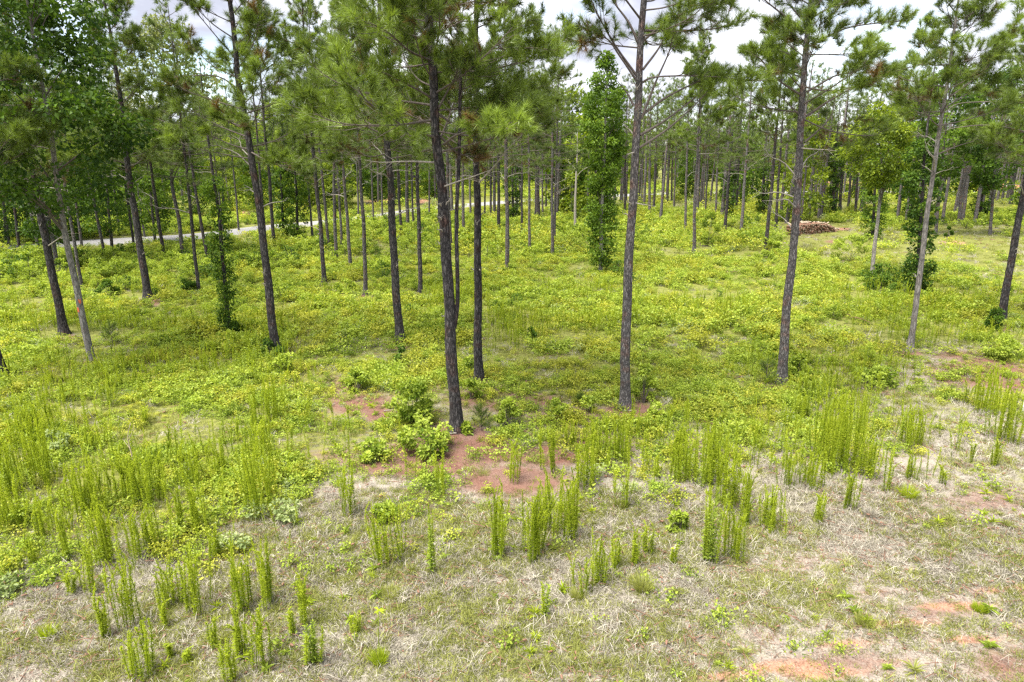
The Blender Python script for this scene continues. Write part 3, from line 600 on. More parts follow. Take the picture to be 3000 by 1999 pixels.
def crown_lobes(prof, nl, jitter=1.0, rl=(0.3, 0.6)):
    """prof: list of (z, radius); lobes spread over the profile's surface and inside"""
    z = np.array([p[0] for p in prof]); r = np.array([p[1] for p in prof]); C, R = [], []
    for _ in range(nl):
        zz = rng.uniform(z[0], z[-1]); rad = np.interp(zz, z, r); a = rng.uniform(0, 6.28); q = rad*rng.uniform(0.25, 1.0)**0.6*jitter
        C.append((q*math.cos(a), q*math.sin(a), zz)); R.append(rng.uniform(*rl)*(0.6+0.5*min(1, rad)))
    return C, R

def broadleaf(name, base, pxs, w, label, prof, nl, n_leaf, L, leaf, bark_m='bark_grey', H=None, cat='tree', group=None, rl=(.3, .6), limbs=8, cx=0.0, cy=0.0, mesh=None):
    b, pts = basket(base, pxs); root = empty(name, b); tag(root, label, cat, group)
    H = H or prof[-1][0]*0.97
    g, ax, rad = trunk_geo(pts, H, 0.5*w*px_m(b), 12, 0.25, flare=0.25, rough=0.03)
    C, R = crown_lobes(prof, nl, rl=rl)
    C = [np.array(c) + np.append(ax(min(c[2], H))[:2], 0) + np.array([cx, cy, 0]) for c in C]
    gl = Geo()
    for k in range(limbs):
        c = C[int(rng.integers(0, len(C)))]; z0 = max(0.4*c[2], c[2]-1.2); p0 = ax(min(z0, H*0.9)); mid = (p0+c)/2 + np.array([0, 0, 0.15])
        gl.tube(catmull([p0, mid, c], 6), np.linspace(max(0.012, rad(min(z0, H*.9))*0.45), 0.006, 6), 5)
    link('trunk', g.mesh('trunk', [M[bark_m]]), root); 
    if limbs: link('limbs', gl.mesh('limbs', [M['twig']]), root)
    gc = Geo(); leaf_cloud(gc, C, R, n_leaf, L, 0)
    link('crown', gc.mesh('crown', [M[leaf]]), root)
    return root, b, ax
root, b, ax = broadleaf('sweetgum_tree', (268,1065), [(200,721),(170,560),(150,400)], 20, 'broadleaf tree with pale grey trunk marked with orange paint', [(4.3,.5),(5.0,1.5),(6,1.9),(7.6,1.9),(9.5,1.5),(11,.6)], 120, 9500, .14, 'leaf_dark', 'bark_pale', H=10.5, limbs=14, cx=.1)
for (zz, a0, s) in ((1.62, -2.0, 1.0), (1.86, -0.9, .8)):     # survey paint on the bark
    gg = Geo(); p = ax(zz); rr = .085; A = np.linspace(a0-.45*s, a0+.45*s, 6); Vv = []
    for zq in (-.07*s, .07*s): Vv += [(p[0]+rr*1.06*math.cos(a), p[1]+rr*1.06*math.sin(a), zz+zq+.02*math.sin(a*9)) for a in A]
    F = [(i, i+1, i+7) for i in range(5)] + [(i, i+7, i+6) for i in range(5)]
    gg.add(Vv, F); link('paint_mark', gg.mesh('paint_mark', [M['orange']]), root)
broadleaf('oak_tree', (536,766), [(525,650),(504,536),(495,300)], 12, 'broadleaf tree with pale silvery leaves showing between the pines', [(5.2,.5),(6.5,2.2),(8.5,2.7),(10.5,2.3),(12.5,.8)], 110, 9000, .17, 'leaf_pale', H=11.5, limbs=12)
broadleaf('sweetgum_tree', (150,800), [(130,600)], 10, 'dark green sweetgum sapling rising behind the dark straight pine', [(1.6,.6),(3.5,1.5),(6,1.8),(8,1.3),(10.5,.4)], 90, 8000, .16, 'leaf_dark', H=9)
broadleaf('sweetgum_tree', (330,745), [(318,600)], 9, 'leafy sapling tree filling the gap before the knotty stout pine', [(1.2,.7),(3,1.6),(5.5,1.7),(8,1.3),(9.5,.4)], 90, 7500, .16, 'leaf_mid', H=8.5)
broadleaf('sweetgum_tree', (20,720), [(10,600)], 9, 'bushy dark tree at the picture edge behind the cut-off pine', [(.6,1.2),(2.5,2.0),(5,2.0),(8,1.4),(10.5,.5)], 100, 8000, .17, 'leaf_dark', H=9)
broadleaf('sweetgum_tree', (455,712), [(445,600)], 8, 'low leafy tree just past the knotty stout pine', [(.8,1.0),(2.5,1.5),(5,1.5),(7.5,.6)], 80, 6000, .17, 'leaf_mid', H=7)
broadleaf('sweetgum_tree', (1759,804), [(1762,650),(1772,400),(1778,250)], 12, 'leafy column tree, dense green foliage down to its pale foot', [(.45,.3),(1.4,.62),(3,.68),(4.4,.62),(5.6,.85),(7,1.1),(8.6,.95),(9.6,.55),(10.4,.15)], 300, 15000, .125, 'leaf_mid', 'bark_pale', H=10, rl=(.2, .34))
broadleaf('elm_tree', (2553,815), [(2571,650),(2585,504),(2580,446)], 12, 'small elm with round yellow-green crown and thin pale trunk', [(4.5,.4),(5.0,1.2),(5.8,1.45),(6.8,1.35),(7.6,.9),(8.2,.3)], 90, 8500, .13, 'leaf_elm', 'bark_pale', H=7.6, limbs=14, cx=-.05, rl=(.35,.6))
broadleaf('sweetgum_tree', (2740,690), [(2760,480),(2775,330)], 9, 'tall bright sweetgum crown behind the slender pale pine', [(4.5,.8),(6,2.2),(8,2.6),(10,2.2),(11.6,.7)], 100, 8000, .2, 'leaf_mid', H=11)
broadleaf('sweetgum_tree', (2900,690), [(2912,520)], 9, 'dense dark broadleaf tree behind the edge pine limbs', [(3.5,.8),(5.5,2.4),(8,2.6),(10,2.0),(11.6,.7)], 100, 8000, .2, 'leaf_dark', H=11)
for (bx, by, ux, uy, lb, hh, rr, nl_, lf) in [
        (85,705,75,560,'bushy understory tree between the picture edge and dark straight pine',7.5,1.5,5500,'leaf_dark'),(235,705,225,580,'leafy understory tree hiding the lane beyond the pale trunk',8.0,1.5,5500,'leaf_mid'),
        (385,668,378,560,'understory tree beyond the lane behind the knotty stout pine',8.0,1.8,5000,'leaf_mid'),(560,640,556,540,'rounded tree on the far verge behind the ivy-clad stem',7.0,1.9,4500,'leaf_mid'),
        (655,632,652,520,'fresh green tree on the far verge near the leaning pine',8.0,2.0,4500,'leaf_elm'),(-60,735,-70,600,'leafy tree filling the very edge behind the cut-off pine',8.5,1.9,5500,'leaf_dark'),
        (985,628,985,520,'bright roadside tree seen between leaning and forked-limb pines',8.0,1.9,4500,'leaf_elm'),(2010,585,2014,480,'bright green roadside tree among the slim far stems',6.5,2.0,3500,'leaf_mid')]:
    broadleaf('understory_tree', (bx, by), [(ux, uy)], 8, lb, [(.5, rr*.6), (hh*.25, rr), (hh*.6, rr), (hh*.85, rr*.6), (hh, .3)], 90, nl_, .17, lf, H=hh*.92)
COLS = [((674,989),[(643,650),(612,424)],13,'ivy-clad thin stem standing before the thick leaning pine',[(.15,.2),(1.5,.27),(3,.34),(4.2,.30),(5.2,.36)],8,4200,.085,'leaf_mid'),
        ((830,699),[(826,560)],8,'narrow ivy column beside the lane, first past the leaning pine',[(.2,.4),(2,.55),(4,.9),(5.5,.5)],50,2600,.15,'leaf_dark'),
        ((873,701),[(868,560)],8,'narrow ivy column beside the lane, second past the leaning pine',[(.2,.5),(2,.65),(4.5,1.0),(6.5,.5)],50,3000,.15,'leaf_mid'),
        ((1677,636),[(1675,500)],9,'dark ivy column behind the pale snag pine',[(.3,.7),(2,.95),(4.5,1.15),(6.5,.6)],60,4200,.17,'leaf_dark'),
        ((1503,655),[(1502,540)],8,'small dark ivy-grown tree beyond the snagged grey pine',[(.3,.5),(2,.6),(4.5,1.0),(6,.4)],40,2200,.17,'leaf_dark'),
        ((2440,640),[(2446,480)],9,'thin ivy-grown stem behind the end of the log pile',[(.3,.5),(2,.45),(4,.55),(5.5,1.0),(7,.5)],45,2400,.17,'leaf_dark'),
        ((2235,628),[(2240,470)],9,'pair-like dark leafy column seen just before the scaly pine',[(.3,.6),(2,.8),(4,1.0),(6,.5)],45,2600,.17,'leaf_dark'),
        ((2555,702),[(2566,520)],9,'ivy column directly behind the thin elm trunk',[(.2,.6),(1.5,.75),(3.5,.9),(5.2,.8),(6.2,.4)],60,4500,.14,'leaf_mid'),
        ((2685,862),[(2700,600),(2706,480)],11,'dark ivy-covered column tree beside the slender pale pine',[(.1,.55),(1.2,.62),(2.6,.55),(4,.75),(5.6,.8),(6.6,.4)],80,6500,.12,'leaf_dark'),
        ((2130,640),[(2136,520)],8,'low leafy tree among the far stems past the arching slender pine',[(.4,.6),(2,.8),(4,.7),(5,.3)],40,2000,.17,'leaf_dark'),
        ((2870,650),[(2880,520)],8,'ivy-grown stem between the slender pale pine and the edge pine',[(.3,.6),(2,.8),(4.5,.9),(6.5,.5)],45,3000,.17,'leaf_dark')]
for (bs, up, w, lb, prof, lmb, nlf, L, mt) in COLS:
    broadleaf('ivy_covered_tree', bs, up, w, lb, prof, 150, nlf, L, mt, 'bark', H=prof[-1][0]+3.5, limbs=0, rl=(.12, .26))
# pale dead snag in front of the dark ivy column
b, pts = basket((1683,686), [(1688,520),(1692,397)]); root = empty('dead_pine', b); tag(root, 'pale dead pine snag with bare twigs before dark foliage', 'dead tree')
g, ax, rad = trunk_geo(pts, 7.6, 0.5*8.5*px_m(b), 10, .3, flare=.1); link('trunk', g.mesh('trunk', [M['deadwood']]), root)
for i in range(7):
    z0 = 4.2+i*.48; link('dead_branch', DEAD[[3, 2, 3, 1, 2, 1, 0][i]][1], root, ax(z0), Euler((0, math.radians(-35), i*2.5)), 1.0)

# ------------------------------------------------------------------ scatter sources (kept out of the scene, instanced by geometry nodes)
def stem_geo(g, h, seed, base=(0, 0, 0), lean=0.05, curl=True, n=None, wl=0.049, lo=.06):
    """one feathery upright weed: thin stem, narrow leaves all the way, nodding tip"""
    a = rng.uniform(0, 6.28); dx, dy = lean*math.cos(a), lean*math.sin(a); n = n or int(150*h)
    zs = np.linspace(0, 1, 9); tip = rng.uniform(.02, .14) if curl else 0
    P = np.stack([dx*h*zs**1.5 + tip*np.clip(zs-.82, 0, 1)/.18*math.cos(a*3), dy*h*zs**1.5 + tip*np.clip(zs-.82, 0, 1)/.18*math.sin(a*3), h*(zs - .10*tip*10*np.clip(zs-.9, 0, 1))], 1) + np.array(base)
    g.tube(P, np.linspace(.006, .0025, 9), 4, 0, tint=.15)
    s = rng.uniform(lo, 1.0, n)**0.85; q = np.stack([np.interp(s, zs, P[:, k]) for k in range(3)], 1); th = np.arange(n)*2.4+rng.normal(0, .3, n)
    el = np.radians(30 + 30*s + rng.normal(0, 13, n)); D = np.stack([np.cos(th)*np.cos(el), np.sin(th)*np.cos(el), np.sin(el)], 1)
    L = wl*(0.6+0.75*np.sin(np.pi*np.clip(s*.85+.12, 0, 1)))*rng.uniform(.75, 1.2, n)
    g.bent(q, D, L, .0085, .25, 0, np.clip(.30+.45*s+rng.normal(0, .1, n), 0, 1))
STEMS = []
for k in range(8):
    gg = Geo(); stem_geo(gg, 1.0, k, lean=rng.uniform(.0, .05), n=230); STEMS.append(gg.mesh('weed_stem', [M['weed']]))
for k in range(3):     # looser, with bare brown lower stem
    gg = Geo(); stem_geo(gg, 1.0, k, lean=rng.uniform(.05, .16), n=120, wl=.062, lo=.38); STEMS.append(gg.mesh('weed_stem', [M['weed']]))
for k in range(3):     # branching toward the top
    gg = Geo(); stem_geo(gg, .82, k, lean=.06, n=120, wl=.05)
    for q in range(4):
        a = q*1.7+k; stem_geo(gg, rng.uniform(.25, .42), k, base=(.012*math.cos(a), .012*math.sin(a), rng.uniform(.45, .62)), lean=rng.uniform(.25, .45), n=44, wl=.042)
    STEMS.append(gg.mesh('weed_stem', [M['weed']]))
for k in range(2):     # broader leaves
    gg = Geo(); gg.tube([(0, 0, 0), (.02, 0, .5), (.03, .02, .95)], [.007, .005, .003], 4, 0, tint=.1); n_ = 46; s_ = np.linspace(.12, 1, n_); a_ = np.arange(n_)*2.4
    gg.bent(np.stack([.02*s_, 0*s_, .95*s_], 1), np.stack([np.cos(a_), np.sin(a_), .5+.5*s_], 1), .11*(1.15-.5*s_), .022, .3, 0, .35+.4*s_); STEMS.append(gg.mesh('weed_stem', [M['shrub']]))

def plant_cover(nleaf, w, h, L, mat, grassy=0):
    g = Geo(); k = rng.integers(5, 9)
    C = np.stack([rng.normal(0, w*.32, k), rng.normal(0, w*.32, k), rng.uniform(.25, .9, k)*h], 1)
    leaf_cloud(g, C, rng.uniform(.20, .36, k)*w, nleaf, L, 0, .5, .6, .9)
    for c in C: g.tube([(c[0]*.2, c[1]*.2, -.03), c], [.006, .003], 3, 0, tint=.1)
    if grassy:
        a = rng.uniform(0, 6.28, grassy); r = rng.uniform(0, w*.3, grassy); P = np.stack([r*np.cos(a), r*np.sin(a), 0*a-.02], 1)
        D = np.stack([np.cos(a)*.4, np.sin(a)*.4, np.ones(grassy)], 1)+rng.normal(0, .2, (grassy, 3))
        g.bent(P, D, h*rng.uniform(.6, 1.2, grassy), .008, .3, 0, rng.uniform(.3, .8, grassy))
    return g.mesh('cover_plant', [mat])
def plant_grass(n, w, h, mat, bw=.006, lay=.5, tint=.5):
    g = Geo(); a = rng.uniform(0, 6.28, n); r = w*.5*np.sqrt(rng.random(n)); P = np.stack([r*np.cos(a), r*np.sin(a), 0*a-.015], 1)
    D = rng.normal(0, lay, (n, 3)); D[:, 2] = np.abs(D[:, 2])*.4+.55
    g.bent(P, D, h*rng.uniform(.45, 1.25, n), bw, .25, 0, np.clip(tint+rng.normal(0, .2, n), 0, 1)); return g.mesh('grass_tuft', [mat])
def twig_litter(n):
    g = Geo()
    for _ in range(n):
        p = np.append(rng.uniform(-.25, .25, 2), .012); a = rng.uniform(0, 6.28); L = rng.uniform(.08, .30); d = np.array([math.cos(a), math.sin(a), rng.normal(0, .06)])*L
        g.tube([p, p+d*.5+np.array([0, .01, .008]), p+d], [.006, .005, .003], 4, 0)
    for _ in range(1):     # a cone
        p = np.append(rng.uniform(-.25, .25, 2), .02); d = unit(np.append(rng.normal(size=2), .1))*.07; g.tube([p-d*.5, p-d*.2, p+d*.2, p+d*.5], [.006, .016, .013, .004], 6, 0)
    return g.mesh('twig_litter', [M['needle_litter']])
def src_collection(name, meshes):
    c = bpy.data.collections.new(name)
    for i, me in enumerate(meshes):
        o = bpy.data.objects.new(f'{name}_{i:02d}', me); c.objects.link(o)
    return c
def scatter(name, coll, P, idx, scl, label, rotz=None, tilt=0.12):
    n = len(P); me = bpy.data.meshes.new(name); me.vertices.add(n); me.vertices.foreach_set('co', np.ascontiguousarray(P, np.float32).ravel())
    a = me.attributes.new('pick', 'INT', 'POINT'); a.data.foreach_set('value', np.ascontiguousarray(idx, np.int32))
    s3 = np.ascontiguousarray(np.repeat(scl[:, None], 3, 1) if np.ndim(scl) == 1 else scl, np.float32)
    a = me.attributes.new('size', 'FLOAT_VECTOR', 'POINT'); a.data.foreach_set('vector', s3.ravel())
    R = np.stack([rng.normal(0, tilt, n), rng.normal(0, tilt, n), rng.uniform(0, 6.28, n)], 1).astype(np.float32)
    a = me.attributes.new('turn', 'FLOAT_VECTOR', 'POINT'); a.data.foreach_set('vector', np.ascontiguousarray(R).ravel())
    o = link(name, me); tag(o, label, None, None, 'stuff')
    nt = bpy.data.node_groups.new(name+'_nodes', 'GeometryNodeTree'); nt.interface.new_socket('Geometry', in_out='INPUT', socket_type='NodeSocketGeometry'); nt.interface.new_socket('Geometry', in_out='OUTPUT', socket_type='NodeSocketGeometry')
    nd, lk = nt.nodes, nt.links; gi, go = nd.new('NodeGroupInput'), nd.new('NodeGroupOutput')
    ci = nd.new('GeometryNodeCollectionInfo'); ci.inputs['Collection'].default_value = coll; ci.inputs['Separate Children'].default_value = True; ci.inputs['Reset Children'].default_value = True
    ip = nd.new('GeometryNodeInstanceOnPoints'); ip.inputs['Pick Instance'].default_value = True
    def na(nm, t): q = nd.new('GeometryNodeInputNamedAttribute'); q.data_type = t; q.inputs['Name'].default_value = nm; return q.outputs['Attribute']
    e2r = nd.new('FunctionNodeEulerToRotation')
    lk.new(gi.outputs[0], ip.inputs['Points']); lk.new(ci.outputs[0], ip.inputs['Instance']); lk.new(na('pick', 'INT'), ip.inputs['Instance Index'])
    lk.new(na('turn', 'FLOAT_VECTOR'), e2r.inputs[0]); lk.new(e2r.outputs[0], ip.inputs['Rotation']); lk.new(na('size', 'FLOAT_VECTOR'), ip.inputs['Scale'])
    lk.new(ip.outputs[0], go.inputs[0])
    md = o.modifiers.new('scatter', 'NODES'); md.node_group = nt
    return o
def spread(n, y0, y1, margin=1.22, power=1.0):
    """points over the visible wedge of ground between two distances, a step wider than the frame"""
    y = np.sqrt(rng.uniform(y0*y0, y1*y1, n)) if power == 1.0 else y0+(y1-y0)*rng.random(n)**power
    x = rng.uniform(-1, 1, n)*(0.75*y*margin + 2.0); return x, y

# ---- leafy ground cover
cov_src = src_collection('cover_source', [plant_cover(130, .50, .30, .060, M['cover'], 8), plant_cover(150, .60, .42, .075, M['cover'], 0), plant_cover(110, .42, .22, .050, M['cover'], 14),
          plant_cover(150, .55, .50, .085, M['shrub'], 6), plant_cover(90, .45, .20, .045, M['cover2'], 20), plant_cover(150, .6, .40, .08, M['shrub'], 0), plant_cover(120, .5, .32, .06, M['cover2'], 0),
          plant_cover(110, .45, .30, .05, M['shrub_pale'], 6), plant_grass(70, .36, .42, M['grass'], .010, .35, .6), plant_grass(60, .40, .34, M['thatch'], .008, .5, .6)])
xs_, ys_, ss_ = [], [], []
for (n, a, b_, s0) in ((26000, 8.5, 20, .66), (26000, 20, 40, 1.0), (15000, 40, 75, 1.9), (6000, 75, 130, 3.0)):
    x, y = spread(n, a, b_); X, Y, cov, dry, soil, sand, fl = fields(x, y)
    patch = vnoise(x, y, 2.4, 3)*.4 + vnoise(x, y, .85, 5)*.6
    keep = (rng.random(n) < cov*np.clip((patch-.22)*2.2, .08, 1)) & (road_dist(x, y) > 2.3)
    keep &= ~((y > 58) & (rng.random(n) < .35)); keep &= ~((X > 2270) & (X < 2520) & (Y > 655) & (Y < 735))
    xs_.append(x[keep]); ys_.append(y[keep]); ss_.append(s0*(.32+1.1*patch[keep]**1.2)*rng.uniform(.7, 1.25, keep.sum()))
x, y, s = map(np.concatenate, (xs_, ys_, ss_))
sp = vnoise(x, y, 1.3, 61); pk = np.where(sp < .38, rng.choice([4, 6, 5, 0], len(x)), np.where(sp > .62, rng.choice([1, 3, 5, 0, 7], len(x)), rng.choice([0, 1, 2, 2, 8], len(x)))); pk = np.where(rng.random(len(x)) < .07, 9, pk)
bl = road_side(x, y); s = np.where((bl > -15) & (bl < 3), s*np.where((proj(x, y)[0] > 210) & (proj(x, y)[0] < 960), .58, 1.0), s)
scatter('ground_cover', cov_src, np.stack([x, y, hgt(x, y)-.02], 1), pk, np.stack([s, s, s*rng.uniform(.6, 1.1, len(s))], 1), 'bright yellow-green leafy undergrowth covering the plot')

# ---- taller undergrowth toward the lane
def shrub_mesh(n, w, h, L, mat, k=14):
    g = Geo(); C, R = crown_lobes([(.10*h, w*.30), (.4*h, w*.5), (.75*h, w*.38), (h*.98, w*.08)], k, rl=(.13, .24)); R = [r*1.0*max(w, .7) for r in R]
    leaf_cloud(g, C, R, n, L, 1, .5, .7, .8)
    for c in C[:8]: g.tube(catmull([(0, 0, -.05), (c[0]*.35, c[1]*.35, c[2]*.55), c], 4), [.012, .009, .006, .003], 4, 0)
    return g.mesh('shrub', [M['twig'], M[mat]])
SHR = [shrub_mesh(420, 1.0, .8, .085, 'shrub'), shrub_mesh(380, .9, .9, .095, 'shrub'), shrub_mesh(460, 1.1, .7, .08, 'shrub'), shrub_mesh(340, .8, 1.0, .09, 'shrub', 10)]
SHRD = [shrub_mesh(420, 1.0, .9, .085, 'shrub_dark'), shrub_mesh(380, .9, .7, .09, 'shrub_dark')]
und_src = src_collection('undergrowth_source', SHR + SHRD)
x, y = spread(9000, 12, 62); X, Y, cov, dry, soil, sand, fl = fields(x, y)
dens = vnoise(x, y, 5, 9)*.7+vnoise(x, y, 1.6, 4)*.3
bias = np.where(X < 900, sstep(930, 780, Y), np.where(X < 1900, sstep(790, 700, Y), sstep(720, 650, Y)))
near_ = (y < 34)*.26*np.clip((vnoise(x, y, 1.3, 44)-.45)*3, 0, 1)
keep = (rng.random(len(x)) < np.maximum(bias*np.clip((dens-.25)*1.9, 0, 1), near_)*cov*(1-soil)) & (road_dist(x, y) > 2.6) & ~((X > 2260) & (X < 2530) & (Y > 650) & (Y < 760)) & ~((road_side(x, y) > -11) & (road_side(x, y) < 4) & (((X > 230) & (X < 960)) | (X > 1900)))
x, y, dens = x[keep], y[keep], dens[keep]
scatter('undergrowth', und_src, np.stack([x, y, 0*x-.03], 1), rng.choice(6, len(x), p=[.25, .24, .22, .18, .07, .04]), (.55+.7*dens)*rng.uniform(.7, 1.35, len(x))*np.where(y < 24, .42, np.where(y < 32, .6, .9)), 'waist-high leafy undergrowth among the farther pines')

# ---- grass: dry thatch and green blades on the mown strip, thinner under the cover
gr_src = src_collection('grass_source', [plant_grass(60, .30, .13, M['thatch'], .008, .9, .55), plant_grass(70, .34, .11, M['thatch'], .008, 1.1, .6), plant_grass(50, .26, .15, M['grass'], .0075, .55), plant_grass(44, .22, .11, M['grass'], .0075, .7, .4),
         plant_grass(60, .30, .16, M['grass'], .007, .45, .7), plant_grass(60, .30, .08, M['thatch'], .006, 1.2, .35), plant_grass(46, .5, .06, M['litter'], .006, 2.2, .5), plant_grass(30, .5, .05, M['litter'], .009, 2.6, .7), twig_litter(7), twig_litter(5), plant_grass(26, .25, .24, M['thatch'], .008, .45, .75)])
x1, y1 = spread(42000, 3.5, 11.5, 1.3); x2, y2 = spread(30000, 11.5, 22); x3, y3 = spread(9000, 22, 60)
x, y = np.concatenate([x1, x2, x3]), np.concatenate([y1, y2, y3]); X, Y, cov, dry, soil, sand, fl = fields(x, y)
pt = vnoise(x, y, 1.4, 21)*.6+vnoise(x, y, .45, 8)*.4
keep = rng.random(len(x)) < (dry*.95+.25*cov+.9*fl)*np.clip(1.05-.45*soil-.6*sand, 0, 1)*np.clip(.45+pt, 0, 1); keep &= road_dist(x, y) > 1.8
x, y, pt, soil, fl, cov = x[keep], y[keep], pt[keep], soil[keep], fl[keep], cov[keep]
gfac = np.clip((pt-.25)*2.0 + fl*.6 + cov*.4 + .25*sstep(1600, 1850, Y[keep]), .2, .98); isg = rng.random(len(x)) < gfac*.74
lit = rng.random(len(x)) < soil*1.3
pk = np.where(isg, rng.choice([2, 3, 4], len(x), p=[.35, .45, .2]), rng.choice([0, 1, 5], len(x)))
pk = np.where(lit, np.where(isg & (rng.random(len(x)) < .5), 3, rng.choice([6, 7], len(x))), pk)
tw = rng.random(len(x)); pk = np.where(tw < .03, 8, np.where(tw < .05, 9, np.where((tw < .11) & ~lit, 10, pk)))
s = rng.uniform(.45, 1.1, len(x))*np.where(y > 22, 2.0, np.where(y > 12, 1.25, 1.0))*np.where(soil > .35, .75, 1)
scatter('grass', gr_src, np.stack([x, y, hgt(x, y)], 1), pk, s, 'short dry grass mixed with green blades on the mown strip', tilt=.2)

# ---- thin upright weeds standing singly through the cover
st_src = src_collection('weed_source', STEMS)
x, y = spread(13000, 8.0, 30); X, Y, cov, dry, soil, sand, fl = fields(x, y)
p = vnoise(x, y, 2.6, 31); keep = rng.random(len(x)) < (np.clip((p-.52)*3.2, 0, 1)*np.clip(cov+.15, 0, 1)*(1-fl)*(1-soil)*sstep(1500, 1330, Y) + .42*np.clip((p-.42)*3, 0, 1)*(sstep(1000, 750, X)*sstep(1230, 1330, Y)*sstep(1760, 1600, Y) + .55*sstep(1450, 1650, X)*sstep(1180, 1260, Y)*sstep(1480, 1400, Y + (X-2200)*.15)))
x, y = x[keep], y[keep]; h = rng.uniform(.45, .9, len(x))*np.where(y < 14, 1.1, .95); wd = rng.uniform(.6, .85, len(x))
scatter('thin_weeds', st_src, np.stack([x, y, hgt(x, y)], 1), rng.integers(0, 16, len(x)), np.stack([wd, wd, h], 1), 'scattered thin upright weed stems poking through the leafy cover', tilt=.07)

# ---- small broad-leaved weeds dotting the dry strip
def rosette(n, L, w, mat, up=.6):
    g = Geo(); a = np.arange(n)*2.4; el = np.radians(rng.uniform(10, 75, n)); D = np.stack([np.cos(a)*np.cos(el), np.sin(a)*np.cos(el), np.sin(el)*up], 1)
    P = D*0.01; P[:, 2] += rng.uniform(0, .06, n); g.bent(P, D, L*rng.uniform(.6, 1.1, n), w, .3, 0, rng.uniform(.3, .8, n)); return g.mesh('rosette', [mat])
ro_src = src_collection('rosette_source', [rosette(26, .13, .016, M['weed']), rosette(40, .16, .010, M['grass']), rosette(20, .11, .024, M['shrub']), plant_cover(60, .26, .12, .04, M['shrub'], 6)])
x, y = spread(4500, 4.5, 19, 1.3); X, Y, cov, dry, soil, sand, fl = fields(x, y)
p = vnoise(x, y, 1.1, 77); keep = rng.random(len(x)) < np.clip((p-.38)*1.8, .05, 1)*(dry*.8+.5*soil)*(1-.2*soil)
x, y = x[keep], y[keep]; scatter('low_weeds', ro_src, np.stack([x, y, hgt(x, y)], 1), rng.integers(0, 4, len(x)), rng.uniform(.5, 1.35, len(x)), 'small leafy weeds dotted over the dry grass', tilt=.15)

# ------------------------------------------------------------------ tall weed clumps, one by one: X, Y of foot, height px, stems, width px
CL = [(1023,1510,140,8,50),(1141,1644,163,9,90),(1268,1682,190,3,20),(1460,1635,190,8,55),(1294,1453,130,5,40),(765,1497,205,14,120),(574,1555,140,12,90),(640,1638,100,4,40),(708,1790,210,8,60),(784,1772,190,6,50),
      (415,1625,140,11,100),(305,1657,180,10,60),(370,1842,210,8,90),(306,1867,160,4,30),(510,1772,120,7,60),(575,1800,190,6,70),(487,1835,115,3,25),(412,1985,150,8,90),(672,2000,130,4,50),(700,1918,140,5,50),
      (760,1963,180,7,60),(628,1900,100,2,20),(915,1950,125,5,50),(890,1835,160,4,40),(853,1861,90,2,15),(1040,1855,60,3,25),(204,1740,80,4,40),(262,1740,160,3,40),(40,1540,140,12,90),(95,1420,170,18,120),
      (255,1510,150,18,130),(385,1460,130,18,150),(450,1475,130,10,100),(128,1570,110,6,60),(198,1640,150,5,40),(85,1660,60,3,30),(497,1925,50,2,20),(550,1940,45,2,20),(1560,1638,200,14,80),(1627,1555,150,12,90),
      (1672,1580,185,8,60),(1717,1434,150,10,70),(1505,1410,130,6,45),(1820,1485,120,6,60),(1920,1400,60,4,30),(1991,1415,130,7,60),(2075,1420,150,14,90),(2125,1480,170,14,80),(2075,1650,230,8,50),(2140,1632,150,8,70),
      (2182,1540,150,7,50),(2260,1555,120,10,80),(2300,1430,110,7,60),(2385,1430,110,10,80),(2452,1372,195,30,120),(2400,1525,85,5,40),(2483,1492,120,5,40),(2540,1400,120,8,60),(2605,1445,120,3,30),(2663,1405,80,5,35),
      (2762,1420,60,4,30),(2840,1357,70,2,15),(2912,1365,80,4,30),(1863,1655,115,4,30),(1898,1625,90,3,25),(1755,1710,140,5,40),(1800,1665,85,4,35),(1710,1745,110,5,60),(1595,1808,115,2,15),(1968,1650,60,3,25),
      (2897,1217,130,14,60),(2937,1295,160,16,70),(2665,1306,110,14,80),(2348,1226,75,8,60),(2460,1215,60,8,50),(2844,1186,70,6,45),(1604,1388,130,6,50),(1735,1345,110,10,60),(1807,1348,120,12,70),(1665,1305,70,7,50),
      (1985,1373,120,8,50),(428,1140,60,4,25),(800,1235,130,9,40),(750,1255,110,5,35),(428,1245,50,4,25),(768,1355,115,9,60),(110,1280,90,10,70),(268,1315,60,6,50),(2100,1345,110,7,70),(20,1460,150,10,60),(560,1420,110,8,80),(640,1400,110,7,60)]
BANDS = [(1780, 'the foremost grass strip'), (1590, 'the second band of weeds'), (1460, 'the third band of weeds'), (1370, 'the fourth band of weeds'), (1200, 'the fifth band of weeds'), (0, 'the rear leafy cover')]
def nstem(n): return ['', 'one', 'two', 'three', 'four', 'five', 'six', 'seven', 'eight', 'nine', 'ten', 'eleven', 'twelve'][n] if n <= 12 else 'many'
band_n = {}
